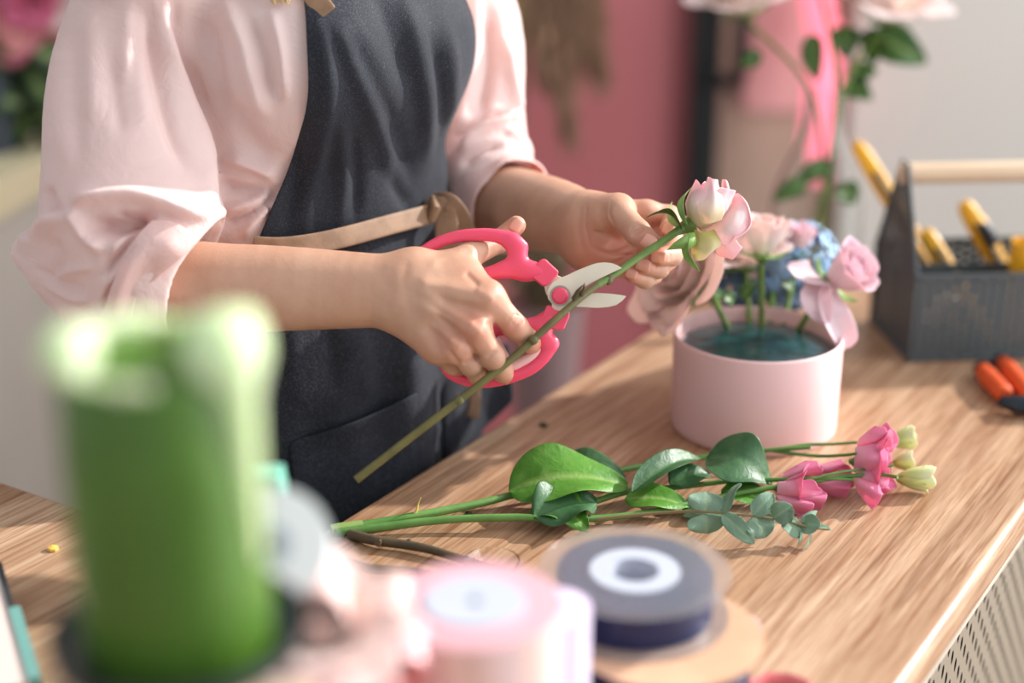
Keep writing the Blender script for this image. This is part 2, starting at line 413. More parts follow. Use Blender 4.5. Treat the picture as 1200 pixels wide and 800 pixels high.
SKIN_R = [([(498, 360), (530, 377), (562, 398)], .0012, 4, 5), ([(505, 343), (540, 350), (568, 354)], .0009, 5, 5), ([(500, 376), (520, 391), (534, 404)], .0011, 4, 4), ([(508, 366), (530, 382), (548, 398)], -.0010, 3.5, 3.5), ([(515, 352), (540, 364), (566, 380)], -.0009, 5, 5),
          ([(571, 374), (578, 386), (584, 398)], -.0022, 3.5, 4), ([(547, 398), (554, 410), (562, 422)], -.0020, 3, 3.5), ([(524, 408), (532, 418), (540, 428)], -.0016, 3, 3), ([(478, 302), (474, 330), (480, 372)], -.0006, 6, 6), ([(500, 312), (525, 300), (548, 292)], .0010, 6, 5), ([(545, 318), (552, 326), (562, 336)], -.0012, 4, 4),
          ([(594, 376), (600, 370), (608, 367)], -.0006, 1.4, 1.4), ([(598, 381), (604, 375), (611, 372)], -.0006, 1.4, 1.4), ([(571, 420), (577, 414), (584, 411)], -.0005, 1.4, 1.4), ([(440, 312), (456, 340), (450, 372)], -.0005, 8, 8), ([(556, 340), (570, 346), (580, 352)], .0010, 6, 6), ([(548, 380), (556, 386), (566, 392)], .0012, 6, 6), ([(526, 396), (534, 402), (542, 408)], .0010, 5, 5)]
SKIN_L = [([(737, 273), (744, 266), (752, 263)], -.0009, 1.6, 1.6), ([(740, 277), (747, 270), (755, 267)], -.0009, 1.5, 1.5), ([(738, 268), (743, 263), (749, 260)], -.0006, 1.4, 1.4), ([(706, 236), (704, 254), (714, 274), (732, 284)], -.0016, 4, 5), ([(711, 238), (709, 254), (716, 268)], -.0007, 1.8, 1.8), ([(716, 236), (714, 250), (720, 262)], -.0006, 1.6, 1.6),
          ([(692, 290), (716, 297), (742, 288)], -.0012, 3, 4), ([(702, 312), (724, 306), (744, 295)], -.0012, 2.6, 3), ([(716, 302), (732, 298), (748, 300)], -.0009, 2, 2), ([(682, 240), (678, 268), (684, 300)], -.0007, 4, 4), ([(688, 236), (686, 262), (692, 290)], -.0006, 2, 2), ([(764, 260), (767, 268), (768, 277)], -.0009, 1.6, 1.6), ([(772, 257), (776, 266), (777, 274)], -.0008, 1.5, 1.5),
          ([(783, 293), (786, 300), (784, 306)], -.0006, 1.5, 1.5), ([(767, 305), (769, 311), (767, 317)], -.0006, 1.5, 1.5), ([(560, 250), (600, 262), (650, 280)], .0010, 10, 10)]
parts = []
for f, pts, h in ((handR, [P(90, 320, 1.3), P(90, 340, 1.2), mcpR[3], fR and P(626, 440, 1.27), P(610, 255, 1.27), wrR], .0010), (handL, [elbL, P(540, 235, 1.55), P(800, 240, 1.35), P(770, 330, 1.26), P(700, 230, 1.26)], .0010)):
    lo, hi = bounds(pts, .05); V, Q = sculpt(f, lo, hi, h); V = relax(V, Q, 2, .5); V = drape(V, Q, SKIN_R if f is handR else SKIN_L); parts.append((V, Q))
lo, hi = bounds([bp(.15, .25, 0), bp(-.15, -.25, 0), bp(.15, -.25, 0), bp(-.15, .25, 0), bp(0, 0, 1.75), elbR, elbL], .06)
V, Q = sculpt(bodyf, lo, hi, .006); V = relax(V, Q, 2); parts.append((V, Q))
V, Q = join(parts)
me = npmesh('body', V, Q)
w = np.zeros(len(V))
for c, r, s in blush_pts: w = np.maximum(w, s*np.exp(-(((V-np.array(c))**2).sum(1))/(r*r)*1.2))
at = me.attributes.new('blush', 'FLOAT', 'POINT'); at.data.foreach_set('value', w.astype(np.float32))
body = place('body', me, M_skin, person)
# ---- fingernails
def nail(c, out, along, w=.0055, l=.0062, parent=None):
    out = Vector(out).normalized(); al = Vector(along); al = (al-out*al.dot(out)).normalized(); sd = out.cross(al); mb = MB(); rows = []
    for i in range(9):
        u = -1+2*i/8; row = []
        for j in range(9):
            v = -1+2*j/8; k = math.sqrt(max(0, 1-abs(v)**3*.35)); x = u*w*k
            row.append(Vector(c)+sd*x+al*(v*l)+out*(.0010-(x*x)/(2*.0085)-(.0006 if abs(u) == 1 or abs(v) == 1 else 0)-abs(v)**2*.0004))
        rows.append(row)
    mb.grid(rows); return mb.build('fingernail', M_nail, body, solid=.0005, sub=1)
tocam = (V3(0, 0, CZ)-P(750, 290, 1.3)).normalized(); upc = V3(0, sp_, cp)
def rim(f, px, py, dx=0, dy=0, al=(1, 0), w=.0055, l=.0062):
    h = hit(f, px, py, 1.1, 1.5)
    if h is None: return
    e = 5e-4; g = Vector([float(f(A3(h+V3(*[e if i == k else 0 for i in range(3)]))[None])[0]-f(A3(h-V3(*[e if i == k else 0 for i in range(3)]))[None])[0]) for k in range(3)]).normalized()
    nail(h+g*.0002, g, V3(1, 0, 0)*al[0]+upc*(-al[1]), w, l)
rim(handL, 760, 283, al=(1, .62), w=.0062, l=.0062)
rim(handL, 771.5, 300.5, al=(-1, -.15), w=.0055)
rim(handL, 754, 310.5, al=(-1, -.25), w=.0052)
rim(handL, 740, 320.5, al=(-1, -.35), w=.0045, l=.005)
rim(handL, 784, 267, al=(-.4, .8), w=.005)
rim(handR, 606, 264, al=(.8, -1), w=.0055)

# ================================================================== BLOUSE
def cloth_mat(name, c1, c2, rough, weave, wr_scale, wr_str, tr=None, trf=.2, sheen=.3):
    t = NT(name); v = t.coord()
    t.link(t.ramp(t.noise(v, 9, 3), [(.3, c1), (.7, c2)]), t.b.inputs['Base Color'])
    b1 = t.bump(t.noise(v, weave, 2), .35, .0006); b2 = t.bump(t.noise(v, wr_scale, 5, .55, 1.2), wr_str, .006, b1)
    t.link(b2, t.b.inputs['Normal']); t.set(Roughness=rough, Sheen_Weight=sheen)
    t.b.inputs['Specular IOR Level'].default_value = .12
    if tr: translucent(t.m, tr, trf)
    return t.m
M_blouse = cloth_mat('blouse_cotton', (242, 216, 211), (246, 224, 220), .9, 1500, 26, .45, (250, 190, 180), .22)
M_cuff = cloth_mat('cuff_cotton', (240, 206, 200), (244, 216, 211), .9, 1500, 30, .45, (250, 190, 180), .25)
sleeveR = U([rope([shR, P(152, 5, 1.272), P(146, 65, 1.27), P(143, 130, 1.268), P(150, 200, 1.262), P(150, 250, 1.257)], [.056, .047, .0565, .0635, .070, .072]), cone(P(185, -40, 1.255), P(168, 30, 1.263), .048, .045),
             cone(P(36, 295, 1.270), P(160, 300, 1.252), .011, .064), cone(P(34, 297, 1.270), P(110, 366, 1.25), .010, .016),
             cone(P(92, 312, 1.265), P(135, 345, 1.252), .036, .038), cone(P(118, 362, 1.25), P(180, 335, 1.25), .022, .048), cone(P(168, 262, 1.25), P(196, 264, 1.238), .058, .046)], .022)
sleeveL = U([rope([shL, P(552, 30, 1.50), P(556, 125, 1.512), P(566, 185, 1.50)], [.064, .050, .050, .046]), cone(P(546, 222, 1.525), P(574, 222, 1.488), .044, .043)], .03)
torso = U([cone(bp(-.005, 0, .98), bp(-.005, 0, 1.10), .128, .126, FW, 1.2), cone(bp(-.005, 0, 1.10), bp(-.01, .005, 1.28), .128, .136, FW, 1.2),
           cone(bp(-.01, 0, 1.28), bp(-.015, 0, 1.36), .140, .10, FW, 1.2), cone(shR+V3(0, 0, .0), shL, .046),
           ball(bp(.062, .062, 1.265), (.075, .080, .075), Mh), ball(bp(.060, -.040, 1.265), (.075, .072, .075), Mh),
           ball(bp(-.02, .122, 1.125), (.080, .034, .050), Mh)], .05)
torso = SUB(torso, [cone(bp(.02, 0, 1.40), bp(.05, 0, 1.60), .062, .085)], .02)
sh0 = U([torso, sleeveR, sleeveL], .018)
base_s = U([torso, sleeveR, sleeveL], .010)
# (line, how far, softness on one side, softness on the other) : px units for softness
BF = [([(186, -10), (200, 60), (214, 110), (234, 160), (246, 205), (250, 255)], .007, 9, 16), ([(205, 0), (214, 60), (226, 95), (243, 150)], -.006, 8, 8),
      ([(84, 241), (105, 234), (150, 231), (185, 239), (215, 250), (246, 254)], .010, 14, 7),
      ([(84, 241), (92, 262), (106, 280), (124, 294)], .007, 7, 9),
      ([(98, 264), (128, 264), (158, 262), (184, 254)], -.017, 15, 14), ([(136, 247), (155, 251), (182, 255)], -.009, 4, 5), ([(126, 274), (150, 270), (176, 257)], -.009, 4, 5),
      ([(126, 300), (142, 284), (162, 270), (186, 256)], .006, 6, 6), ([(120, 326), (136, 303), (152, 282), (172, 264)], -.009, 5, 4),
      ([(128, 345), (146, 312), (162, 286), (188, 262)], .007, 6, 6), ([(122, 368), (128, 345), (146, 318), (170, 284)], -.009, 4, 4),
      ([(60, 330), (80, 318), (110, 312)], .003, 6, 6), ([(40, 312), (70, 330), (100, 338)], -.003, 5, 5), ([(52, 332), (85, 350), (104, 352)], .003, 5, 5), ([(60, 280), (70, 300), (66, 330)], -.003, 7, 7),
      ([(22, 296), (50, 262), (82, 242)], .006, 9, 16), ([(55, 218), (60, 240), (80, 250)], -.006, 8, 9),
      ([(66, 40), (64, 110), (72, 190)], .002, 16, 16), ([(88, 30), (90, 110), (92, 200)], -.0018, 12, 12), ([(106, 5), (108, 80), (110, 150)], .002, 13, 16), ([(130, 60), (134, 110), (142, 160)], -.0022, 12, 12),
      ([(152, 0), (150, 50), (146, 100)], .0025, 8, 14), ([(160, 60), (164, 100), (172, 150)], .002, 10, 14), ([(172, 10), (182, 80), (200, 150), (222, 200)], -.006, 9, 10),
      ([(240, 20), (250, 80), (262, 150)], -.006, 16, 16), ([(262, -5), (285, 45), (300, 100), (312, 140)], .006, 9, 14), ([(290, 20), (312, 70), (322, 120)], -.004, 8, 8), ([(318, 10), (330, 60), (336, 120)], .005, 8, 8),
      ([(270, 120), (290, 160), (320, 195)], -.004, 16, 14), ([(262, 186), (290, 194), (308, 202), (322, 210)], .007, 16, 6), ([(252, 214), (290, 222), (334, 226)], -.008, 8, 12),
      ([(254, 250), (290, 240), (308, 230), (322, 222)], .006, 7, 8), ([(256, 262), (288, 252), (330, 226)], -.006, 5, 6), ([(284, 280), (300, 256), (322, 236)], .005, 6, 6), ([(312, 238), (318, 246), (314, 256)], -.005, 3, 3),
      ([(556, -10), (556, 60), (545, 120), (538, 160)], .007, 9, 12), ([(574, 10), (574, 80), (560, 140)], -.007, 9, 9), ([(590, 40), (600, 100), (608, 132)], .006, 9, 7),
      ([(536, 178), (560, 152), (590, 141), (612, 138)], .008, 6, 8), ([(534, 166), (565, 140), (600, 132)], -.006, 6, 6), ([(540, 196), (560, 178), (590, 168)], -.005, 5, 6), ([(590, 150), (612, 165), (626, 185)], .004, 6, 6)]
shirt = base_s
# rolled cuffs stand open round the forearms
cutR = U([cone(P(208, 337, 1.252), P(420, 340, 1.236), .0425, .10, None), cone(P(165, 350, 1.255), P(205, 338, 1.252), .030, .042)], .004)
cutL = U([cone(P(612, 246, 1.44), P(690, 268, 1.335), .0455, .10), cone(P(575, 240, 1.49), P(612, 246, 1.44), .041, .0455)], .004)
def halfspace(c, n):
    c = A3(c); n = A3(Vector(n).normalized()); return lambda p: (p-c) @ n
endR = halfspace(P(198, 335, 1.25), P(260, 330, 1.25)-P(198, 335, 1.25)+V3(0, 0, -.010))
endL = halfspace(P(590, 238, 1.462), (P(650, 253, 1.385)-P(590, 235, 1.47)).normalized()+V3(.0, 0, -.25))
def shirt_f(p):
    d = shirt(p)
    nearR = np.maximum(-endR(p), cone(P(198, 335, 1.25), P(330, 340, 1.24), .085)(p))
    return d
armspaceR = cone(P(255, 340, 1.25), P(420, 340, 1.236), .062, .12)
armspaceL = cone(P(632, 262, 1.42), P(700, 280, 1.32), .060, .12)
shirt_cut = SUB(shirt, [cutR, cutL], .003)
lo, hi = bounds([bp(.17, .2, .96), bp(-.17, -.24, 1.45), bp(.17, -.24, 1.2), bp(-.17, .2, 1.2), P(10, 300, 1.28), P(150, 400, 1.2), P(60, 0, 1.3), P(640, 200, 1.45), P(150, 100, 1.12)], .03)
V, Q = sculpt(shirt_cut, lo, hi, .0024); V = relax(V, Q, 4); V = drape(V, Q, [(p_, a_*1.45, l_*.8, r_*.8) for p_, a_, l_, r_ in BF]); V = relax(V, Q, 1)
blouse = place('blouse', npmesh('blouse', V, Q), M_blouse, person)
blouse['label'] = 'pale pink cotton blouse with rolled sleeves'
# cuff bands : short rolled collars of cloth round each forearm
def cuff(axis_pts, rads, name='cuff', tilt=None, flare=.004, seg=64, wob=.002):
    mb = MB(); rows = []; n = len(axis_pts)
    for i, (p, r) in enumerate(zip(axis_pts, rads)):
        t = (axis_pts[min(i+1, n-1)]-axis_pts[max(i-1, 0)]).normalized(); a = t.cross(tilt or V3(0, 0, 1)).normalized(); b = a.cross(t).normalized(); row = []
        for k in range(seg):
            q = 2*PI*k/seg; w = wob*math.sin(3*q+i*.7)+wob*.6*math.sin(7*q+1.3*i)
            row.append(p+(a*math.cos(q)+b*math.sin(q))*(r+w))
        rows.append(row)
    mb.grid(rows, close_u=True); o = mb.build(name, M_cuff, blouse, solid=.0022, sub=1); return o
cuff([P(166, 346, 1.258), P(178, 343, 1.257), P(192, 339, 1.256), P(205, 336, 1.254), P(212, 335, 1.252)], [.040, .044, .0455, .0445, .0435], tilt=V3(.25, 0, 1))
cuff([P(562, 226, 1.510), P(576, 232, 1.492), P(590, 238, 1.474), P(602, 242, 1.458), P(604, 243, 1.455)], [.0475, .0500, .0490, .0470, .0450])
def onc(px, py, out):
    h = hit(base_s, px, py); return (px, py, proj(h)[2]-out) if h is not None else (px, py, 1.22-out)
fl_ = surf('cuff_flap', [[onc(178, 258, .001), onc(198, 258, .003), onc(218, 268, .006), onc(234, 281, .004)],
      [onc(160, 278, .003), onc(176, 284, .008), onc(196, 294, .012), (214, 300, 1.192)],
      [onc(142, 310, .004), onc(154, 316, .009), (170, 324, 1.196), (184, 326, 1.194)],
      [onc(128, 345, .004), onc(137, 348, .009), (150, 350, 1.198), (161, 346, 1.198)],
      [onc(124, 366, .003), onc(130, 380, .006), (138, 392, 1.206), (150, 396, 1.208)]], M_cuff, blouse, 24, 30, solid=.0024)

# ================================================================== APRON
def apron_mat():
    t = NT('apron_denim'); v = t.coord(); n1 = t.noise(v, 800, 2, .6); n2 = t.noise(v, 10, 3)
    ad = t.node('ShaderNodeMath', operation='ADD'); t.link(n1, ad.inputs[0]); mu = t.node('ShaderNodeMath', operation='MULTIPLY'); t.link(n2, mu.inputs[0]); mu.inputs[1].default_value = .5; t.link(mu.outputs[0], ad.inputs[1])
    t.link(t.ramp(ad.outputs[0], [(.48, (25, 27, 33)), (.80, (43, 46, 54)), (1.0, (76, 79, 88))]), t.b.inputs['Base Color'])
    b = t.bump(t.noise(v, 1100, 2), .5, .0006); t.link(t.bump(t.noise(v, 22, 4, .5, .8), .22, .006, b), t.b.inputs['Normal']); t.set(Roughness=.72, Sheen_Weight=.06); t.b.inputs['Specular IOR Level'].default_value = .18
    return t.m
M_apron = apron_mat()
M_tie = mat('tan_cotton_tape', (128, 98, 74), .6, (150, 118, 92), 60, bump=.4, bscale=900, bdist=.0005)
skirt = U([cone(bp(0, 0, .60), bp(0, 0, .98), .165, .150, FW, 1.12), cone(bp(0, 0, .98), bp(-.002, 0, 1.085), .150, .118, FW, 1.16)], .03)
base_a = U([torso, skirt], .02)
cut_axis = lambda z: bp(0, 0, z)
def radial(f, z, th, start=.34):
    d = FW*math.cos(th)+RT*math.sin(th); o = cut_axis(z); r = start
    for _ in range(60):
        v = float(f(A3(o+d*r)[None])[0]); r -= v*.85
        if abs(v) < 2e-4: break
    return r, d, o
def interp(x, xs, ys): return float(np.interp(x, xs, ys))
EL = ([-60, 0, 60, 120, 165, 205, 240, 270, 297], [345, 358, 362, 362, 352, 336, 320, 309, 297])   # py -> px of the bib edge towards the camera
FOLDS = []
def apron_pt(z, th):
    r, d, o = radial(base_a, z, th)
    zz = (z-1.10)
    r += .0055
    if z < 1.10:
        k = min(1, (1.10-z)/.05)
        r += k*(.0040*math.sin(7*th+1.1+6*z)+.0025*math.sin(13*th+.6-8*z))*(.2+1.2*min(1, (1.10-z)/.15))
    return o+d*r
def edge_theta(z):
    best = None
    prev = None
    for i in range(20, 130):
        th = i/100
        p = apron_pt(z, th); px, py, _ = proj(p); g = px-interp(py, EL[0], EL[1])
        if prev is not None and prev > 0 and g <= 0: return th
        prev = g
    return 1.25
rows = []; NZ = 96; NU = 84
zs = [1.36-(1.36-.50)*i/(NZ-1) for i in range(NZ)]
edge_cache = {}
for z in zs:
    if z > 1.085: a = edge_theta(z); b = -.66 if z > 1.25 else -.66-.49*(1.25-z)/.165
    else:
        q = min(1, (1.085-z)/.05); a = 1.25+(1.75-1.25)*q if z < 1.085 else 1.25; b = -1.15-.55*q
    edge_cache[z] = (a, b)
# smooth the edges
ea = np.array([edge_cache[z][0] for z in zs]); ea = np.convolve(np.pad(ea, 2, 'edge'), [.1, .2, .4, .2, .1], 'valid')
eb = np.array([edge_cache[z][1] for z in zs]); eb = np.convolve(np.pad(eb, 2, 'edge'), [.1, .2, .4, .2, .1], 'valid')
for i, z in enumerate(zs): rows.append([apron_pt(z, ea[i]+(eb[i]-ea[i])*j/(NU-1)) for j in range(NU)])
# keep the skirt from pushing through the counter's edge
NRM = V3(math.cos(math.radians(-32.4)), math.sin(math.radians(-32.4)), 0); TDIR = V3(math.sin(math.radians(32.4)), math.cos(math.radians(32.4)), 0)
EDGE_N = -.742
LIM_T = .815
for r_ in rows:
    for k, p in enumerate(r_):
        if p.z < .93:
            ov = p.dot(NRM)-(EDGE_N-.004)
            if ov > 0: r_[k] = p-NRM*ov
AF = [([(362, 0), (380, 60), (384, 120), (366, 200), (352, 280)], .006, 11, 10), ([(384, 20), (410, 70), (440, 140), (470, 230)], .010, 26, 9), ([(400, 30), (432, 90), (462, 160), (486, 235)], -.008, 11, 20),
      ([(348, 110), (350, 200), (330, 280)], -.005, 9, 9), ([(395, 130), (402, 190), (398, 262)], .004, 7, 8), ([(412, 150), (418, 210), (414, 262)], -.004, 7, 7),
      ([(470, -10), (486, 60), (498, 130), (496, 200)], .008, 18, 10), ([(500, 40), (514, 110), (508, 200)], -.005, 8, 8), ([(524, 20), (528, 120), (516, 220)], .006, 10, 10), ([(440, -10), (456, 40), (476, 100)], -.004, 10, 10), ([(455, 200), (470, 230), (486, 246)], -.006, 8, 8),
      ([(330, 330), (340, 400), (350, 480)], .006, 14, 10), ([(375, 320), (386, 400), (392, 470)], -.006, 10, 12), ([(420, 380), (425, 430), (430, 470)], .006, 8, 10), ([(405, 390), (412, 420), (400, 450)], .004, 6, 6), ([(470, 360), (478, 420), (482, 520)], .006, 12, 10), ([(520, 440), (524, 500), (526, 560)], -.006, 5, 10), ([(560, 440), (566, 500), (560, 540)], .005, 8, 10)]
nr_, nc_ = len(rows), len(rows[0]); VA = np.array([[list(p) for p in r] for r in rows]).reshape(-1, 3)
ii = np.arange(nr_*nc_).reshape(nr_, nc_); QA = np.stack([ii[:-1, :-1], ii[:-1, 1:], ii[1:, 1:], ii[1:, :-1]], -1).reshape(-1, 4)
nn0 = vnormals(VA, QA); 
if (nn0*(np.array([0, 0, CZ])-VA)).sum() < 0: QA = QA[:, ::-1]
VA = drape(VA, QA, AF).reshape(nr_, nc_, 3); rows = [[Vector(p) for p in r] for r in VA]
ap = MB().grid(rows).build('apron', M_apron, person, solid=.0022, sub=1); ap['label'] = 'dark charcoal bib apron'
def on_apron(px, py, out=.003):
    """point on the apron cloth under a pixel"""
    best = None
    for r_ in rows:
        for p in r_:
            x, y, d = proj(p); e = (x-px)**2+(y-py)**2+max(0, d-1.5)*1e4
            if best is None or e < best[0]: best = (e, p, d)
    d = best[2]-out
    return P(px, py, d)
# pocket : a patch with a slack upper hem
def patch(name, quad, nu, nv, parent, m, out=.004, sag=None, hem=.0045, solid=.002):
    rows2 = []
    for i in range(nv):
        v = i/(nv-1); row = []
        for j in range(nu):
            u = j/(nu-1); a = np.array(quad[0])*(1-u)+np.array(quad[1])*u; b = np.array(quad[3])*(1-u)+np.array(quad[2])*u
            if sag: a = a+np.array([0, sag*math.sin(u*PI)])
            q = a*(1-v)+b*v; row.append((q[0], q[1], out+(hem*4*math.exp(-v*9)*math.sin(u*PI) if sag is not None else 0)))
        rows2.append(row)
    # the cloth below is smooth : sample depth on a coarse net of rays
    rr = [[on_apron(x, y, o) for (x, y, o) in row] for row in rows2]
    # soften
    for _ in range(3):
        nr = [[p.copy() for p in r] for r in rr]
        for i in range(nv):
            for j in range(nu):
                acc = V3(0, 0, 0); c = 0
                for a, b in ((i-1, j), (i+1, j), (i, j-1), (i, j+1)):
                    if 0 <= a < nv and 0 <= b < nu: acc += rr[a][b]; c += 1
                d0 = proj(rr[i][j])[2]; d1 = proj(acc/c)[2]; x, y, _ = proj(rr[i][j]); nr[i][j] = P(x, y, (d0+d1)/2)
        rr = nr
    return MB().grid(rr).build(name, m, parent, solid=solid, sub=1)
patch('pocket', [(338, 517), (512, 446), (516, 552), (352, 640)], 16, 9, ap, M_apron, sag=8)
patch('pocket', [(516, 444), (596, 398), (602, 470), (520, 548)], 9, 7, ap, M_apron, out=.003, sag=3)
# waist tie, knot and hanging ends
def strap(pts, w, name='waist_tie', parent=ap, th=.0016, wdir=None, m=None):
    C = PS(pts, max(8, len(pts)*5)); rows3 = []
    for i, c in enumerate(C):
        t = (C[min(i+1, len(C)-1)]-C[max(i-1, 0)]).normalized(); vdir = (c-V3(0, 0, CZ)).normalized()
        s = (wdir if wdir else t.cross(vdir)).normalized(); ww = w[0]+(w[1]-w[0])*i/(len(C)-1) if hasattr(w, '__len__') else w
        rows3.append([c+s*ww*k for k in (-.5, -.25, 0, .25, .5)])
    return MB().grid(rows3).build(name, m or M_tie, parent, solid=th, sub=1)
def dz_on(px, py, out): p = on_apron(px, py, out); return (px, py, proj(p)[2])
tp = [dz_on(x, y, .0) for x, y in ((296, 289), (330, 290), (370, 285), (410, 276), (450, 265), (480, 257), (506, 250))]
tcf = np.polyfit([q[0] for q in tp], [q[2] for q in tp], 2)
strap([(x, y, float(np.polyval(tcf, x))-.013) for x, y, _ in tp], .0185)
k0 = proj(on_apron(508, 250, .010))[2]
strap([(500, 246, k0-.006), (512, 240, k0-.012), (522, 250, k0-.010), (524, 275, k0-.008), (530, 300, k0-.004)], (.014, .026), 'tie_loop')
strap([(508, 236, k0-.004), (524, 236, k0-.012), (536, 248, k0-.008), (545, 268, k0), (548, 285, k0+.004)], (.016, .020), 'tie_loop')
MB().tube([P(507, 232, k0-.008), P(510, 244, k0-.016), P(506, 258, k0-.012)], [.004, .0065, .005], 12, flat=(1, .8)).build('tie_knot', M_tie, ap)
e0 = proj(on_apron(555, 440, .010))[2]
strap([(552, 430, e0), (556, 455, e0-.002), (556, 478, e0-.003), (553, 490, e0-.003)], (.010, .013), 'tie_end')
strap([dz_on(x, y, .006) for x, y in ((364, -30), (366, -12), (372, 2), (383, 17))], .019, 'neck_strap')

# ================================================================== HAIR
M_hair = mat('blond_hair', (196, 160, 112), .4, (226, 196, 150), 90, mscale=(6, 6, .3), bump=.6, bscale=500)
hmb = MB()
for k in range(60):
    q = k/60*2*PI
    if abs((q+PI) % (2*PI)-PI) < .75: continue
    c = math.cos(q); s = math.sin(q)
    a = head_c+V3(0, 0, .10)+FW*c*.02+RT*s*.02; b = head_c+FW*c*.098+RT*s*.082+V3(0, 0, .03); e = head_c+FW*(c*.105-.02)+RT*s*.092+V3(0, 0, -.13); g = head_c+FW*(c*.09-.03)+RT*s*.11+V3(0, 0, -.24-.02*random.random())
    pts = [Vector(p) for p in spline([a, b, e, g], 12)]; hmb.tube(pts, [.006, .011, .013, .013, .013, .012, .012, .011, .010, .008, .005, .001], 7)
hair = hmb.build('hair', M_hair, person)
lk = MB()
tip = hit(shirt, 334, 4) or P(334, 2, 1.3)
for k in range(26):
    f = k/25; a = head_c+RT*(.085)+FW*(.02+.05*f)+V3(0, 0, -.10); m_ = a.lerp(tip, .55)+FW*.03+V3(0, 0, .02); e = hit(shirt, 318+22*f, -2+8*random.random()) or tip
    e = e+(V3(0, 0, CZ)-e).normalized()*.006
    lk.tube([Vector(p) for p in spline([a, m_, e+V3(0, 0, .03), e], 10)], [.004, .005, .005, .0045, .004, .0035, .003, .002, .0014, .0005], 6)
lk.build('hair_lock', M_hair, person)
# ---- trousers and shoes, below the counter top
M_tr = mat('dark_trousers', (46, 50, 62), .8, bump=.4, bscale=700); M_shoe = mat('white_shoe', (225, 222, 216), .5)
tr = U([cone(bp(0, .085, .90), bp(.01, .085, .48), .098, .070), cone(bp(0, -.085, .90), bp(.01, -.085, .48), .098, .070), cone(bp(.01, .085, .48), bp(-.01, .085, .10), .068, .058), cone(bp(.01, -.085, .48), bp(-.01, -.085, .10), .068, .058), cone(bp(0, 0, .88), bp(0, 0, .98), .12, .118, FW, 1.2)], .03)
lo, hi = bounds([bp(.2, .2, .06), bp(-.2, -.2, 1.0), bp(.2, -.2, .5), bp(-.2, .2, .5)], .02)
V, Q = sculpt(tr, lo, hi, .008); place('trousers', npmesh('trousers', relax(V, Q, 2), Q), M_tr, person)
for s in (-1, 1):
    sf = U([cone(bp(-.035, .085*s, .045), bp(.14, .09*s, .034), .045, .036), cone(bp(-.02, .085*s, .05), bp(-.015, .085*s, .09), .046, .046)], .03)
    sf2 = lambda p, sf=sf: np.maximum(sf(p), .0-p[:, 2]+.001)
    lo, hi = bounds([bp(-.1, .085*s, 0), bp(.2, .09*s, .12)], .05); V, Q = sculpt(sf2, lo, hi, .005); place('shoe', npmesh('shoe', relax(V, Q, 1), Q), M_shoe, person)
# ================================================================== SHEARS
DS = 1.246
M_pinkp = mat('pink_plastic', (238, 76, 108), .32, coat=.2, sss=.08)
M_liner = mat('pale_liner', (236, 190, 186), .45)
M_blade = mat('cream_coated_steel', (226, 216, 196), .35, (216, 206, 186), 30, metal=.15)
M_steel = mat('steel', (170, 168, 162), .3, metal=1)
shears = empty('garden_scissors', P(656, 346, DS), 'pink handled flower scissors closing on the long rose stem', 'scissors')
vn = (P(640, 350, 1.3)-V3(0, 0, CZ)).normalized()
def pc(pts, rad, s=1.4, k=.004): return rope([P(x, y, DS+.0) for x, y in pts], rad, vn, s, 4) if len(pts) > 2 else chain([P(x, y, DS) for x, y in pts], rad, k, vn, s)
up = U([pc([(563, 323), (540, 331), (515, 330), (497, 316), (491, 301), (507, 287.5), (527, 279.5), (548, 275.5), (572, 275), (590, 278.5), (602, 285), (606, 296), (603, 307), (590, 315.5), (563, 323)], [.0050, .005, .005, .005, .0048, .0049, .0050, .0052, .0055, .0062, .0075, .0070, .0068, .0065, .0056]),
        pc([(600, 284), (613, 289)], [.0060, .0040]), pc([(606, 300), (614, 315), (628, 318)], [.0062, .0080, .0062]), pc([(590, 317), (612, 318)], [.0055, .0075]),
        pc([(624, 317), (634, 319)], [.0066, .0060], 1.2)], .006)
lo_ = U([pc([(606, 384), (580, 388), (550, 402), (527, 416), (521, 426), (527, 437), (541, 444), (558, 447.5), (580, 446), (602, 440), (622, 431), (636, 418), (642, 405), (636, 394), (624, 386), (606, 384)], [.0055, .0050, .0048, .0046, .0046, .0046, .0048, .0050, .0052, .0055, .0058, .0062, .0068, .0066, .0060, .0055]),
         pc([(640, 402), (648, 402)], [.0055, .0050]), pc([(606, 383), (628, 381), (640, 376)], [.0055, .0070, .0075]), pc([(632, 388), (636, 398)], [.006, .006]),
         pc([(634, 384), (645, 374)], [.0060, .0058], 1.2)], .006)
for nm, f, b in (('handle', up, [(480, 262), (665, 345)]), ('handle', lo_, [(508, 350), (675, 460)])):
    lo, hi = bounds([P(*b[0], DS-.01), P(*b[1], DS+.01), P(b[0][0], b[1][1], DS), P(b[1][0], b[0][1], DS)], .012)
    V, Q = sculpt(f, lo, hi, .0011); place(nm, npmesh(nm, relax(V, Q, 2), Q), M_pinkp, shears)
for cpts in ([(634, 303.5), (639, 303), (655, 318), (653, 323), (640, 335.5), (635, 335), (620, 322), (622, 316)], [(641, 357.5), (645, 357.5), (650, 362.5), (667, 366), (668, 370), (661, 386), (656, 387.5), (634, 382), (633, 374)]):
    MB().prism([P(x, y, DS-.0052) for x, y in cpts], vn*.0104).build('collar', M_pinkp, shears, bevel=.0016, seg=3)
mb = MB(); mb.tube([P(x, y, DS+.001) for x, y in spline([(578, 398), (596, 428), (612, 424), (626, 415), (632, 404), (628, 395)], 24)], .0058, 10, flat=(1, .9)); mb.build('grip_liner', M_liner, shears)
def plate(name, pts, d, th, m, parent, bev=.0006):
    q = [P(x, y, d) for x, y in pts]; return MB().prism(q, vn*th).build(name, m, parent, bevel=bev, seg=2, smooth=False)
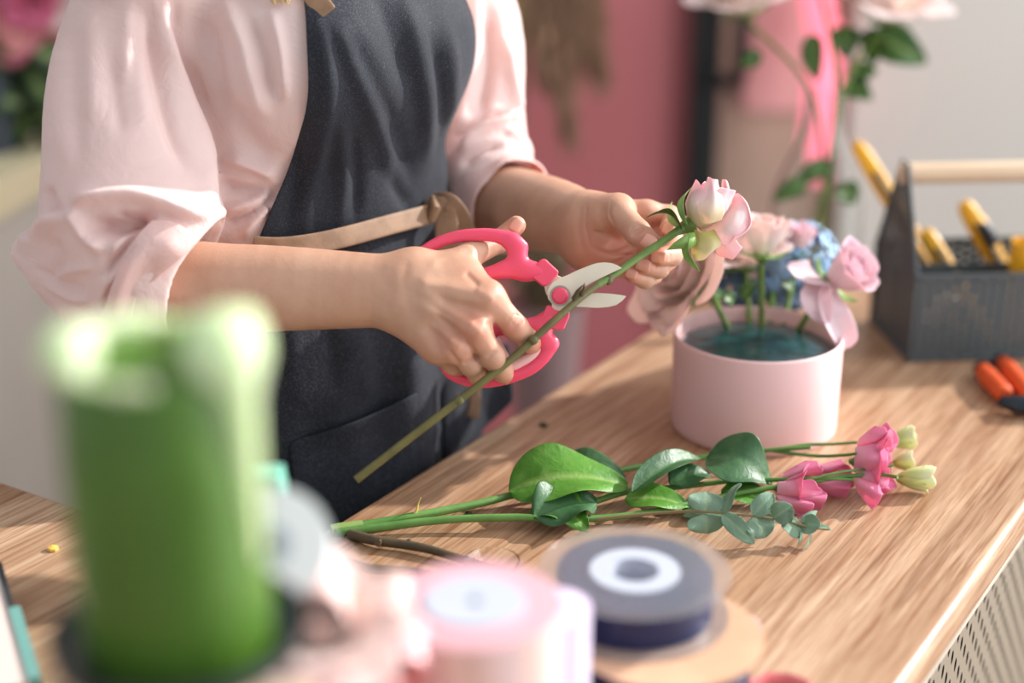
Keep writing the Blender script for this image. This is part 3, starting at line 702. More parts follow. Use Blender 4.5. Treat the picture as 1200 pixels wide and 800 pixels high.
plate('cutting_blade', [(641, 342), (643.5, 335), (648, 330), (655, 326), (664, 322.5), (679, 315.5), (693, 310), (700, 308), (708, 307.2), (716, 308), (723, 310.5), (729, 314), (715, 320.5), (700, 328), (685, 336.5), (676, 343), (673, 352), (669, 362), (666, 370), (655, 368), (645, 364), (647, 356), (642, 350)], DS-.0040, .0026, M_blade, shears)
plate('counter_blade', [(636, 328), (649, 320), (660, 326), (672, 338), (680, 344.5), (700, 343), (716, 344), (727, 345.5), (734, 347), (729, 352.5), (722, 357.5), (712, 360), (700, 360.8), (676, 359.5), (656, 358), (640, 345)], DS-.0008, .0026, M_blade, shears)
MB().lathe([(0, .0066), (.0045, .0066), (.0062, .0060), (.0070, .0046), (.0070, 0)], P(656.5, 346.5, DS-.0040), -vn, 32).build('pivot_button', M_pinkp, shears)
MB().lathe([(.0072, .0010), (.0082, .0010), (.0086, 0)], P(656.5, 346.5, DS-.0041), -vn, 32).build('washer', M_steel, shears)

# ================================================================== PLANT MATERIALS
def petal_mat(name, base, mid, tip, tr, f=.35, spots=.25):
    t = NT(name); a = t.node('ShaderNodeAttribute', attribute_name='pv'); v = t.coord()
    n = t.noise(v, 60, 3); m1 = t.node('ShaderNodeMath', operation='MULTIPLY_ADD'); t.link(n, m1.inputs[0]); m1.inputs[1].default_value = spots; t.link(a.outputs['Fac'], m1.inputs[2])
    t.link(t.ramp(m1.outputs[0], [(.10+spots*.4, base), (.55+spots*.4, mid), (.92+spots*.4, tip)]), t.b.inputs['Base Color'])
    t.link(t.bump(t.noise(t.coord((1, 1, 1)), 420, 3), .25, .0006), t.b.inputs['Normal']); t.set(Roughness=.5, Subsurface_Weight=.1, Subsurface_Scale=.004, Sheen_Weight=.15)
    return translucent(t.m, tr, f)
M_rose = petal_mat('blush_rose_petal', (232, 222, 176), (250, 234, 230), (248, 204, 212), (255, 215, 215), .35)
M_roseo = petal_mat('outer_rose_petal', (200, 200, 120), (236, 222, 190), (246, 200, 205), (240, 225, 170), .35)
M_peach = petal_mat('peach_rose_petal', (246, 236, 222), (248, 236, 230), (246, 222, 220), (250, 230, 222), .35)
M_lilac = petal_mat('pale_lilac_petal', (244, 222, 222), (244, 222, 228), (240, 212, 224), (248, 224, 228), .4)
M_white = petal_mat('white_rose_petal', (240, 236, 200), (252, 244, 240), (250, 230, 232), (255, 240, 230), .4)
M_eust = petal_mat('pink_eustoma_petal', (248, 190, 206), (238, 152, 182), (226, 122, 164), (250, 170, 198), .35)
M_bud = petal_mat('green_white_bud', (190, 204, 110), (220, 226, 160), (240, 238, 205), (225, 235, 160), .35)
def leaf_mat(name, c1, c2, tr, rough=.38, vein=(150, 180, 100)):
    t = NT(name); v = t.coord(); a = t.node('ShaderNodeAttribute', attribute_name='vein')
    base = t.ramp(t.noise(v, 34, 4), [(.3, c1), (.7, c2)])
    mx = t.node('ShaderNodeMix', data_type='RGBA'); t.link(a.outputs['Fac'], mx.inputs[0]); t.link(base, mx.inputs[6]); mx.inputs[7].default_value = lin(vein)
    t.link(mx.outputs[2], t.b.inputs['Base Color']); t.link(t.bump(t.noise(v, 95, 4, .55, .6), .55, .0022), t.b.inputs['Normal']); t.set(Roughness=rough+.06)
    return translucent(t.m, tr, .22)
M_leaf = leaf_mat('bright_leaf', (74, 128, 40), (100, 158, 58), (130, 200, 50))
M_leafd = leaf_mat('dark_leaf', (52, 92, 56), (74, 118, 74), (90, 150, 60), vein=(90, 130, 84))
M_rleaf = leaf_mat('rose_leaf', (40, 80, 34), (62, 104, 40), (90, 150, 40))
M_euca = leaf_mat('eucalyptus_leaf', (108, 142, 118), (132, 162, 138), (120, 170, 120), .6, (150, 175, 140))
M_stem = mat('green_stem', (84, 128, 58), .42, (104, 146, 74), 40, bump=.2, bscale=300)
M_rstem = mat('rose_stem', (86, 82, 44), .45, (112, 106, 58), 30, bump=.35, bscale=260)
M_rstem2 = mat('rose_stem_green', (84, 112, 44), .42, (106, 134, 60), 40, bump=.3, bscale=260)
M_sepal = mat('sepal', (108, 148, 66), .5, (140, 176, 96), 60, bump=.3, bscale=300)
M_twig = mat('dark_twig', (70, 58, 42), .7, (96, 78, 54), 50, bump=.7, bscale=220)
M_sprig = mat('euca_stem', (130, 116, 80), .5)
def setattr_pt(o, name, vals):
    a = o.data.attributes.new(name, 'FLOAT', 'POINT'); a.data.foreach_set('value', vals)
def frame(axis, ref=None):
    a = Vector(axis).normalized(); r = Vector(ref) if ref else (V3(0, 0, 1) if abs(a.z) < .9 else V3(1, 0, 0))
    x = (r-a*r.dot(a)).normalized(); return a, x, a.cross(x)
def petal_rows(base, axis, ref, phi, R0, H, span, open_=0., curl=.3, cup=1., close=0., point=0., ruff=.0, seed=0, bot=.18, nu=13, nv=11):
    """one petal of a cup-shaped bloom. R0 widest radius, H height, span half angle, open_ leans the rim out, curl rolls the lip"""
    a, x, y = frame(axis, ref); r_ = random.Random(seed); ph = r_.random()*6; rows = []; pv = []
    for j in range(nv):
        v = j/(nv-1); row = []
        for i in range(nu):
            u = -1+2*i/(nu-1)
            wv = math.sin(min(1, .12+v*1.02)*PI*.62)**.8
            top = 1-.16*abs(u)**2.4*(v**1.5)+point*v*v*max(0, 1-abs(u)*1.6)
            vv = v*top
            rad = R0*(bot+(1-bot)*math.sin(min(vv*1.45 if close else vv, 1.0 if close else 1.2)*PI*.52)**(.62 if close else .75))*cup*(1-close*max(0, vv-.4)**1.5*2)+R0*open_*vv**2+R0*curl*max(0, vv-.72)**1.5*3*(1+.5*u*u)
            h = H*(vv-.10*open_*vv**2)-H*curl*max(0, vv-.80)**1.5*2.2
            w = ruff*R0*v*v*(math.sin(u*5+ph)+.6*math.sin(u*11+ph*2))
            an = phi+span*u*wv
            rad2 = rad*(1-.05*u*u)+w
            row.append(Vector(base)+a*(h+w*.5)+(x*math.cos(an)+y*math.sin(an))*rad2); pv.append(min(1, v*.86+.14*abs(u)*v))
        rows.append(row)
    return rows, pv
def petals(name, specs, base, axis, ref, m, parent, solid=.0005):
    mb = MB(); pv = []
    for k, s in enumerate(specs):
        r, q = petal_rows(base, axis, ref, **s); mb.grid(r); pv += q
    o = mb.build(name, m, parent, solid=solid, sub=1, fix=False); setattr_pt(o, 'pv', pv); return o
def rose_specs(R, H, layers, seed=1):
    r = random.Random(seed); out = []; k = 0
    for n, rf, hf, op, cu, sp2, ru in layers:
        o = r.random()*6
        for i in range(n):
            out.append(dict(phi=o+2*PI*i/n+r.uniform(-.15, .15), R0=R*rf*r.uniform(.95, 1.05), H=H*hf*r.uniform(.94, 1.05), span=sp2, open_=op*r.uniform(.8, 1.2), curl=cu*r.uniform(.6, 1.3), ruff=ru, seed=seed*100+k, point=r.uniform(0, .1))); k += 1
    return out
L_FULL = [(3, .30, .98, .0, .1, 1.3, .02), (4, .48, 1.0, .05, .2, 1.0, .03), (5, .70, .98, .15, .3, .85, .05), (5, .92, .90, .35, .5, .80, .07), (5, 1.05, .78, .60, .6, .75, .08)]
L_BUD = [(3, .34, 1.0, .0, .1, 1.35, .02), (4, .55, 1.0, .04, .2, 1.1, .03), (5, .76, .97, .10, .3, .95, .05)]
def leaf(base, tip, width, nrm, m, parent, name='leaf', fold=.25, bend=.15, wave=.05, twist=0., round_=0., seed=0, nu=11, nv=17, heart=0.):
    base = Vector(base); tip = Vector(tip); L = (tip-base).length; a = (tip-base).normalized(); n = Vector(nrm); n = (n-a*n.dot(a)).normalized(); s = a.cross(n)
    rows = []; vein = []; ph = random.Random(seed).random()*6
    for j in range(nv):
        v = j/(nv-1)
        prof = (math.sin(PI*v**.80)**(.75 if not round_ else .5))*(1-.25*v*(1-round_)) if 0 < v < 1 else .02
        cb = base+a*(L*v)+n*(bend*L*math.sin(v*PI))
        tw = twist*v; sn = s*math.cos(tw)+n*math.sin(tw); nn = n*math.cos(tw)-s*math.sin(tw); row = []
        for i in range(nu):
            u = -1+2*i/(nu-1); w = width*.5*prof
            back = -heart*L*abs(u)**1.5*max(0, 1-v*3)*prof
            row.append(cb+sn*(u*w)+nn*(fold*w*abs(u)+wave*width*math.sin(v*9+ph+u*2)*u*u)+a*back)
            side = abs(((v*9-abs(u)*1.6) % 1)-.5)*2
            vein.append(max(0, 1-abs(u)*7)*.8 if abs(u) < .14 else max(0, (.16-side)/.16)*.35)
        rows.append(row)
    mb = MB().grid(rows); o = mb.build(name, m, parent, solid=.0004, sub=1, fix=False); setattr_pt(o, 'vein', vein); return o

# ================================================================== THE HELD ROSE
rose = empty('rose', P(417, 562, 1.2), 'long stemmed blush rose held in the hand, its stem between the blades', 'rose')
sp = PS([(417, 562, 1.200), (470, 521, 1.205), (535, 471, 1.211), (600, 420, 1.218), (650, 375, 1.226), (690, 341, 1.238), (718, 323, 1.247), (752, 299, 1.257), (775, 284, 1.262), (800, 266, 1.268)], 60)
MB().tube(sp[:36], [.0034-.0004*i/35 for i in range(36)], 12).build('stem', M_rstem, rose)
st = rose.children[0]
MB().tube(sp[35:], [.0031+.0004*(i/24)**2 for i in range(25)], 12).build('upper_stem', M_rstem2, rose)['label'] = 'fresher green top of the stem'
for x, y, d in ((538, 469, 1.211), (625, 398, 1.2195), (714, 325, 1.2465), (713, 328, 1.246)):
    t = (P(650, 375, 1.226)-P(600, 420, 1.218)).normalized(); c = P(x, y, d)
    MB().tube([c-t*.003, c-t*.001, c+t*.0015, c+t*.003], [.0033, .0041, .0040, .0031], 12).build('node', M_rstem, st)
MB().tube([P(681, 345, 1.234), P(684, 338, 1.230), P(685, 331, 1.228)], [.0028, .0012, .0002], 8).build('thorn', M_twig, st)
MB().tube([P(672, 350, 1.231), P(677, 341, 1.226), P(683, 334, 1.224)], [.0022, .0016, .0004], 8).build('thorn', M_twig, st)
DR = 1.270
MB().tube([P(794, 271, 1.267), P(800, 267, DR), P(806, 265, DR), P(813, 262, DR)], [.0036, .0052, .0070, .0075], 14).build('calyx', M_rstem2, rose)
rb = P(817, 267, DR); ax_r = (P(839, 216, DR-.002)-rb); a_r, x_r, y_r = frame(ax_r)
CAM = math.atan2((V3(0, 0, CZ)-rb).dot(y_r), (V3(0, 0, CZ)-rb).dot(x_r))
rgt = V3(1, 0, 0); RGA = math.atan2(rgt.dot(y_r), rgt.dot(x_r)); S = 1 if math.sin(RGA-CAM) > 0 else -1
mm = .001
spec = []
for k in range(3): spec.append(dict(phi=CAM+.4+k*2.1, R0=10*mm, H=39*mm, span=1.4, open_=0, curl=.05, ruff=.02, seed=k, close=.45))
for k in range(4): spec.append(dict(phi=CAM+1.0+k*1.6, R0=14.5*mm, H=40*mm, span=1.15, open_=0, curl=.08, ruff=.03, seed=10+k, close=.35))
petals('bloom', spec, rb, ax_r, None, M_rose, rose)
def pt(phi, R0, H, span, m=M_rose, **k):
    q = dict(phi=phi, R0=R0*mm, H=H*mm, span=span, seed=int(abs(phi)*100)); q.update(k)
    return petals('petal', [q], rb, ax_r, None, m, rose)
pt(CAM-S*1.7, 18.5, 38, 1.15, M_rose, curl=.1, ruff=.03, close=.15)
pt(CAM+S*2.6, 18.5, 42, 1.15, M_rose, curl=.2, ruff=.03, close=.12)
pt(CAM+S*1.1, 18.5, 42, 1.0, M_rose, curl=.2, ruff=.05, close=.15)
pt(CAM-S*.15, 20.0, 31, 1.25, M_rose, curl=.05, ruff=.02, close=.20)
surf('petal', [[(822, 262, 1.252), (832, 262, 1.249), (846, 258, 1.252)], [(817, 246, 1.250), (833, 249, 1.245), (849, 243, 1.250)], [(822, 232, 1.254), (836, 234, 1.247), (846, 228, 1.253)], [(826, 218, 1.258), (835, 221, 1.251), (842, 217, 1.256)], [(830, 207, 1.262), (833, 208, 1.258), (841, 211, 1.258)]], M_rose, rose, 14, 20, seed=2, ruff=.15)['label'] = 'pointed petal standing up at the front'
surf('petal', [[(838, 262, 1.275), (842, 258, 1.27), (846, 250, 1.268)], [(846, 240, 1.27), (850, 238, 1.262), (857, 240, 1.262)], [(845, 222, 1.27), (852, 222, 1.262), (857, 228, 1.262)], [(845, 211, 1.272), (850, 210, 1.266), (855, 221, 1.266)]], M_rose, rose, 12, 14, seed=3, ruff=.2)
surf('petal', [[(818, 268, 1.270), (824, 272, 1.266), (830, 274, 1.266), (828, 272, 1.27)], [(850, 244, 1.276), (856, 254, 1.258), (850, 268, 1.252), (838, 280, 1.258)], [(858, 230, 1.276), (868, 246, 1.260), (864, 268, 1.250), (848, 288, 1.254)], [(863, 226, 1.268), (878, 242, 1.262), (877, 268, 1.254), (856, 284, 1.250)], [(866, 228, 1.262), (880, 250, 1.258), (878, 264, 1.252), (862, 277, 1.246)]], M_rose, rose, 22, 22, seed=4, ruff=.35, pvf=lambda u, v: .35+.65*v)['label'] = 'wide outer petal opened to the right'
surf('petal', [[(814, 268, 1.264), (820, 271, 1.258), (828, 271, 1.258), (838, 268, 1.262)], [(812, 280, 1.262), (822, 282, 1.254), (834, 281, 1.251), (844, 278, 1.256)], [(810, 294, 1.262), (820, 294, 1.254), (833, 292, 1.250), (845, 284, 1.254)], [(813, 304, 1.260), (820, 306, 1.255), (830, 300, 1.252), (844, 288, 1.256)]], M_roseo, rose, 20, 18, seed=5, ruff=.15, pvf=lambda u, v: v*.55)['label'] = 'greenish cream guard petal hanging below'
surf('petal', [[(838, 276, 1.268), (846, 274, 1.264), (856, 272, 1.264)], [(838, 288, 1.268), (850, 284, 1.262), (862, 280, 1.262)], [(840, 298, 1.270), (854, 296, 1.262), (866, 286, 1.262)], [(850, 302, 1.270), (860, 303, 1.264), (870, 290, 1.264)]], M_rose, rose, 14, 14, seed=6, ruff=.12, pvf=lambda u, v: .4+v*.6)
surf('petal', [[(808, 262, 1.268), (813, 256, 1.262), (820, 252, 1.258)], [(804, 246, 1.272), (810, 242, 1.264), (818, 240, 1.262)], [(806, 232, 1.276), (812, 230, 1.27), (822, 228, 1.266)], [(812, 224, 1.280), (818, 222, 1.276), (826, 223, 1.27)]], M_rose, rose, 12, 14, seed=7, ruff=.1)
leaf(P(799, 270, 1.260), P(757, 255, 1.262), .017, upc, M_rleaf, rose, 'sepal', fold=.5, bend=.28)
leaf(P(806, 264, 1.256), P(811, 219, 1.262), .011, V3(-1, -.5, 0), M_sepal, rose, 'sepal', fold=.4, bend=.22)
surf('leaf', [[(781, 293, 1.258), (785, 289, 1.255), (789, 285, 1.256)], [(794, 292, 1.253), (798, 284, 1.249), (803, 275, 1.253)], [(808, 291, 1.253), (811, 282, 1.250), (812, 272, 1.255)], [(817, 286, 1.256), (816, 279, 1.254), (814, 273, 1.257)]], M_sepal, rose, 12, 14)
leaf(P(808, 272, 1.256), P(820, 318, 1.252), .013, V3(-1, -.6, 0), M_sepal, rose, 'sepal', fold=.3, bend=.22)
leaf(P(800, 268, 1.275), P(788, 236, 1.29), .010, V3(-1, 0, .2), M_sepal, rose, 'sepal', fold=.4, bend=.2)
# ================================================================== COUNTER
def nt(n, t, z=TZ): v = NRM*n+TDIR*t; return V3(v.x, v.y, z)
TROT = -math.radians(32.4)
def wood_mat(name, rot=0.):
    t = NT(name); v = t.coord((1, .035, 1), (0, 0, rot)); v2 = t.coord((1, .03, 1), (0, 0, rot))
    w = t.noise(v, 38, 6, .62, 1.6); f = t.noise(v2, 300, 5, .7, .4); pl = t.noise(t.coord((1, .25, 1), (0, 0, rot)), 7, 3, .5, .8)
    c1 = t.ramp(w, [(.26, (154, 122, 96)), (.42, (182, 150, 122)), (.56, (202, 172, 144)), (.75, (216, 192, 166))])
    c2 = t.ramp(f, [(.36, (196, 166, 140)), (.56, (255, 255, 255))]); c3 = t.ramp(pl, [(.3, (214, 194, 176)), (.7, (255, 255, 255))])
    m1 = t.node('ShaderNodeMix', data_type='RGBA', blend_type='MULTIPLY'); m1.inputs[0].default_value = .9; t.link(c1, m1.inputs[6]); t.link(c2, m1.inputs[7])
    m2 = t.node('ShaderNodeMix', data_type='RGBA', blend_type='MULTIPLY'); m2.inputs[0].default_value = .9; t.link(m1.outputs[2], m2.inputs[6]); t.link(c3, m2.inputs[7])
    t.link(m2.outputs[2], t.b.inputs['Base Color']); t.link(t.bump(f, .12, .0004), t.b.inputs['Normal'])
    t.set(Roughness=.36); t.b.inputs['Specular IOR Level'].default_value = .45
    return t.m
M_wood = wood_mat('oak_worktop'); M_wood2 = wood_mat('oak_worktop_crosswise', PI/2)
TE = 1.82; TN0 = -.742; TN1 = -.252; TTH = .034
def local_obj(name, mb, m, parent=None, bevel=0, seg=2, loc=(0, 0, 0), rz=0., smooth=True, **k):
    o = mb.build(name, m, None, bevel=bevel, seg=seg, smooth=smooth, **k); o.location = loc; o.rotation_euler = (0, 0, rz)
    if parent is not None: o.parent = parent; o.matrix_parent_inverse = world_of(parent).inverted()
    return o
top = local_obj('worktop', MB().box(((TN0+TN1)/2, (TE-.35)/2, TZ-TTH/2), (TN1-TN0, TE+.35, TTH)), M_wood, None, .010, 5, rz=TROT, smooth=True)
tag(top, 'long pale oak worktop with a rounded edge, running under the flowers and tool caddy', 'worktop')
top2 = local_obj('worktop', MB().box((TN0-.0005-.30, .791-.25, TZ-TTH/2), (.60, .50, TTH)), M_wood2, None, .006, 4, rz=TROT)
tag(top2, 'side arm of the oak worktop to the left of the green candle', 'worktop')
M_cab = mat('warm_grey_laminate', (176, 166, 152), .5, (186, 176, 162), 8)
def perf_mat(name, c, hole, sx, sy, r, rough=.5, rot=(0, 0, 0), axes='yz'):
    """metal sheet with real see-through slots in staggered rows"""
    t = NT(name); t.b.inputs['Base Color'].default_value = lin(c); t.set(Roughness=rough)
    tc = t.node('ShaderNodeTexCoord'); sep = t.node('ShaderNodeSeparateXYZ'); t.link(tc.outputs['Object'], sep.inputs[0])
    def M(op, a, b=None, c_=None):
        n = t.node('ShaderNodeMath', operation=op)
        for i, v in enumerate((a, b, c_)):
            if v is None: continue
            if isinstance(v, (int, float)): n.inputs[i].default_value = v
            else: t.link(v, n.inputs[i])
        return n.outputs[0]
    A = sep.outputs[{'x': 0, 'y': 1, 'z': 2}[axes[0]]]; Bz = sep.outputs[{'x': 0, 'y': 1, 'z': 2}[axes[1]]]
    u = M('DIVIDE', A, sx); v = M('DIVIDE', Bz, sy)
    col = M('FLOOR', u); par = M('MULTIPLY', M('FRACT', M('MULTIPLY', col, .5)), 1.0)
    du = M('SUBTRACT', M('FRACT', u), .5); dv = M('SUBTRACT', M('FRACT', M('ADD', v, par)), .5)
    d = M('SQRT', M('ADD', M('POWER', M('MULTIPLY', du, sx/r[0]), 2), M('POWER', M('MULTIPLY', dv, sy/r[1]), 2)))
    inside = M('LESS_THAN', d, 1.0)
    tr = t.node('ShaderNodeBsdfTransparent'); mx = t.node('ShaderNodeMixShader'); t.link(inside, mx.inputs[0]); t.link(t.b.outputs[0], mx.inputs[1]); t.link(tr.outputs[0], mx.inputs[2]); t.link(mx.outputs[0], t.out.inputs[0])
    return t.m
M_perf = perf_mat('perforated_grey_metal', (128, 116, 100), None, .013, .028, (.0032, .0068), axes='yz')
cab = empty('cabinet', nt(-.48, .8, 0), 'grey counter cabinet with a perforated metal side under the worktop', 'cabinet')
local_obj('body', MB().box((-.510, .70, (TZ-TTH)/2), (.40, 2.05, TZ-TTH-.004)), mat('cabinet_dark', (66, 62, 58), .7), cab, .002, rz=TROT, smooth=False)
fr = MB()
fr.box((-.278, .70, TZ-TTH-.020), (.022, 2.1, .030)); fr.box((-.278, .70, .06), (.022, 2.1, .12))
for t_ in (-.34, .70, 1.74): fr.box((-.278, t_, .44), (.022, .03, .80))
local_obj('frame', fr, M_cab, cab, .001, rz=TROT, smooth=False)
for t_ in (.18, 1.22): local_obj('perforated_panel', MB().box((-.276, t_, .46), (.002, 1.01, .74)), M_perf, cab, rz=TROT, smooth=False)
cab2 = empty('cabinet', nt(-1.3, .54, 0), 'plain cabinet under the side arm of the worktop', 'cabinet')
local_obj('body', MB().box((-1.045, .53, (TZ-TTH)/2), (.56, .42, TZ-TTH-.004)), M_cab, cab2, .002, rz=TROT, smooth=False)

# ================================================================== FLOWER BOX
pot_c = T(882, 497); pot_c.z = TZ
M_potp = mat('pink_card', (232, 192, 192), .6, (234, 196, 196), 5, bump=.08, bscale=900)
M_foil = mat('teal_film', (4, 50, 52), .3, (12, 70, 70), 40, bump=.8, bscale=34, bdist=.006, coat=.5)
pot = MB().lathe([(0, .0004), (.078, .0004), (.0795, .002), (.0800, .006), (.0803, .050), (.0806, .092), (.0802, .0945), (.0790, .0955), (.0778, .0945), (.0772, .090), (.0770, .004), (0, .003)], pot_c, seg=96).build('flower_box', M_potp)
tag(pot, 'round pale pink card box holding pink roses and a blue hydrangea', 'flower box')
fo = MB().lathe([(0, .0050), (.070, .0050), (.0755, .010), (.0762, .076), (.072, .081), (.060, .0825), (.035, .0845), (.012, .0835), (0, .0840)], pot_c, seg=64).build('floral_foam', M_foil)
tag(fo, 'dark teal wrapped floral foam inside the pink box', 'floral foam')
FT = TZ+.082
def flower(name, label, cat, foot, head, R, H, axis, m, layers, group=None, stem_m=M_rstem2, sr=.003, mid=None, leaves=(), seed=1, drop=0, bud=None, sepals=True, stem_drop=None):
    o = empty(name, foot, label, cat, group); foot = Vector(foot); head = Vector(head); ax = Vector(axis).normalized()
    pts = [foot]+([Vector(mid)] if mid is not None else [])+[head-ax*H*.25, head+ax*H*.05]
    C = [Vector(p) for p in spline(pts, 26)]; MB().tube(C, sr, 10).build('stem', stem_m, o)
    petals('bloom', rose_specs(R, H, layers, seed), head, ax, None, m, o)
    if sepals:
        MB().tube([head-ax*H*.16, head-ax*.03*H, head+ax*H*.12], [sr*1.1, R*.36, R*.30], 12).build('calyx', stem_m, o)
        a, x, y = frame(ax)
        for k in range(4):
            q = k*PI/2+seed; rd = x*math.cos(q)+y*math.sin(q); leaf(head+rd*R*.2, head+rd*R*(1.05)+ax*H*.25, R*.42, -ax+rd*.3, M_sepal, o, 'sepal', bend=.1, seed=k)
    for b, t, w, n in leaves: leaf(b, t, w, n, M_rleaf, o, 'leaf', seed=int(w*1e5), fold=.25, bend=.08)
    return o
PD = pot_c.y*cp+(CZ-FT)*sp_
flower('rose', 'peach blush rose standing at the centre of the pink box', 'rose', T(893, 416, FT-.03), P(893, 300, 1.452), .026, .040, P(897, 262, 1.44)-P(893, 300, 1.452), M_peach, L_BUD, seed=3)
flower('rose', 'pale lilac rose with drooping torn petals over the right box rim', 'rose', T(920, 412, FT-.03), P(972, 331, 1.47), .029, .046, P(994, 318, 1.45)-P(968, 334, 1.47), M_lilac, L_BUD, seed=5, mid=P(948, 366, 1.47))
flower('rose', 'small pink rosebud peeping above the blue hydrangea', 'rose', T(912, 419, FT-.03), P(934, 298, 1.53), .019, .032, P(941, 262, 1.52)-P(934, 298, 1.53), M_lilac, L_BUD, seed=8)
flower('rose', 'wide open blush rose at the left rim of the box, under the held rose', 'rose', T(868, 414, FT-.05), P(822, 330, 1.44), .034, .046, P(795, 318, 1.425)-P(822, 330, 1.44), M_peach, L_FULL, seed=11, mid=P(842, 362, 1.45))
flower('rose', 'blush rose behind the held bloom, facing left', 'rose', T(882, 419, FT-.03), P(873, 312, 1.52), .028, .040, P(868, 275, 1.505)-P(873, 312, 1.52), M_peach, L_FULL, seed=13)
# the long torn outer petals of the lilac rose
lr = [o for o in COL.objects if o.get('label', '').startswith('pale lilac rose')][0]
def loose(pts, w, m, parent, nrm, name='petal', seed=0):
    C = PS(pts, 18); rows4 = []; pv = []; n = len(C); r_ = random.Random(seed); ph = r_.random()*6
    for i, c in enumerate(C):
        v = i/(n-1); t = (C[min(i+1, n-1)]-C[max(i-1, 0)]).normalized(); s = t.cross(Vector(nrm)).normalized(); nn = s.cross(t)
        ww = w*(math.sin(PI*min(.97, max(.06, v**.8)))**.5); row = []
        for j in range(9):
            u = -1+j/4; row.append(c+s*ww*.5*u+nn*(w*.16*u*u+.05*w*math.sin(v*8+u*3+ph))); pv.append(.45+.5*abs(u)*v)
        rows4.append(row)
    o = MB().grid(rows4).build(name, m, parent, solid=.0005, sub=1, fix=False); setattr_pt(o, 'pv', pv); return o
loose([(968, 334, 1.465), (948, 325, 1.445), (922, 314, 1.44)], .034, M_lilac, lr, (0, -.5, 1), seed=1)
loose([(970, 335, 1.46), (974, 360, 1.435), (988, 395, 1.43), (990, 408, 1.435)], .030, M_lilac, lr, (.3, -1, .4), seed=2)
loose([(962, 332, 1.455), (957, 352, 1.435), (970, 378, 1.43)], .030, M_lilac, lr, (-.3, -1, .4), seed=3)
# hydrangea: countless florets make one head
hy = empty('hydrangea', T(900, 418, FT-.03), 'blue hydrangea head behind the roses in the pink box', 'hydrangea')
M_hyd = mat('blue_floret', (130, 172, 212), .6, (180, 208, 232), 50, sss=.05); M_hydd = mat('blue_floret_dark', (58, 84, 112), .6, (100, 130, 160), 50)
MB().tube([T(900, 418, FT-.03), P(905, 345, 1.53), P(905, 325, 1.53)], .004, 8).build('stem', M_stem, hy)
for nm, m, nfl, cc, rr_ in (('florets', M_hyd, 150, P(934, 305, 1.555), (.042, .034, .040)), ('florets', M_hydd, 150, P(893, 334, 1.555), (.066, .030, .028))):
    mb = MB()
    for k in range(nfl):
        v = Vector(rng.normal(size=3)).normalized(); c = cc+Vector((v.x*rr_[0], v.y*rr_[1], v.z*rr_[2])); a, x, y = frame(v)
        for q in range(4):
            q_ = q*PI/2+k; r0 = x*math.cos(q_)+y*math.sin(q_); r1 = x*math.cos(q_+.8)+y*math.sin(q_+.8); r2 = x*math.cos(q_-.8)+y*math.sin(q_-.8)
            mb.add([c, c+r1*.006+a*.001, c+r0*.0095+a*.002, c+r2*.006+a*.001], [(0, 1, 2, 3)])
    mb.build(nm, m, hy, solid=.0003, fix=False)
for b, t in (((846, 352, 1.45), (822, 338, 1.45)), ((860, 356, 1.47), (842, 342, 1.47)), ((870, 350, 1.49), (885, 330, 1.49)), ((942, 358, 1.50), (965, 345, 1.50)), ((930, 345, 1.49), (915, 332, 1.48))):
    leaf(P(*b), P(*t), .018, (0, -.6, 1), M_rleaf, hy, 'leaf')

# ================================================================== CUT EUSTOMA LYING ON THE COUNTER
def lie(px, py, h): return T(px, py, TZ+h)
def sline(pts, n=30): return [Vector(p) for p in spline([lie(*q) for q in pts], n)]
def stemtube(pts, r0, r1, name, m, parent, n=30):
    C = sline(pts, n); MB().tube(C, [r0+(r1-r0)*i/(n-1) for i in range(n)], 10).build(name, m, parent); return C
UPV = V3(0, -.25, 1)
e1 = empty('eustoma', lie(392, 622, .004), 'longest cut eustoma stem, broad bright leaf and a full pink bloom beside green buds', 'flower')
stemtube([(392, 621, .005), (440, 613, .006), (500, 602, .008), (560, 590, .009), (600, 580, .010), (660, 566, .012), (715, 553, .013), (780, 541, .014), (850, 532, .016), (905, 527, .022), (950, 524, .028)], .0042, .0019, 'stem', M_stem, e1, 50)
MB().tube([lie(388, 622, .005), lie(400, 620, .005), lie(425, 615, .006)], [.0054, .0058, .0045], 10).build('cut_end', mat('pale_cut', (126, 150, 80), .6), e1)
stemtube([(482, 605, .008), (488, 599, .012), (490, 590, .018), (493, 583, .024)], .0016, .0004, 'side_shoot', mat('straw', (206, 180, 90), .6), e1, 8)
leaf(lie(596, 575, .016), lie(736, 570, .016), .080, UPV, M_leaf, e1, 'leaf', fold=.22, bend=.13, wave=.05, seed=1, heart=.12)
leaf(lie(655, 545, .014), lie(733, 560, .010), .036, UPV, M_leafd, e1, 'leaf', fold=.3, bend=.15, wave=.04, seed=3)
stemtube([(905, 527, .022), (945, 521, .026), (978, 520, .028), (1005, 518, .034)], .0018, .0013, 'branch', M_stem, e1, 12)
stemtube([(905, 528, .020), (955, 534, .024), (990, 533, .034), (1004, 531, .040)], .0018, .0013, 'branch', M_stem, e1, 12)
def eust(base, tipd, R, H, parent, seed, layers=None):
    layers = layers or [(3, .45, .95, .1, .3, 1.2, .06), (4, .75, .98, .3, .6, 1.0, .12), (5, 1.0, .95, .5, .7, .85, .16)]
    base = Vector(base); ax = (Vector(tipd)-base).normalized()
    b = petals('bloom', rose_specs(R, H, layers, seed), base, ax, None, M_eust, parent)
    MB().tube([base-ax*.006, base-ax*.001, base+ax*.006], [.0018, .0050, .0055], 10).build('calyx', M_stem, parent)
    return b
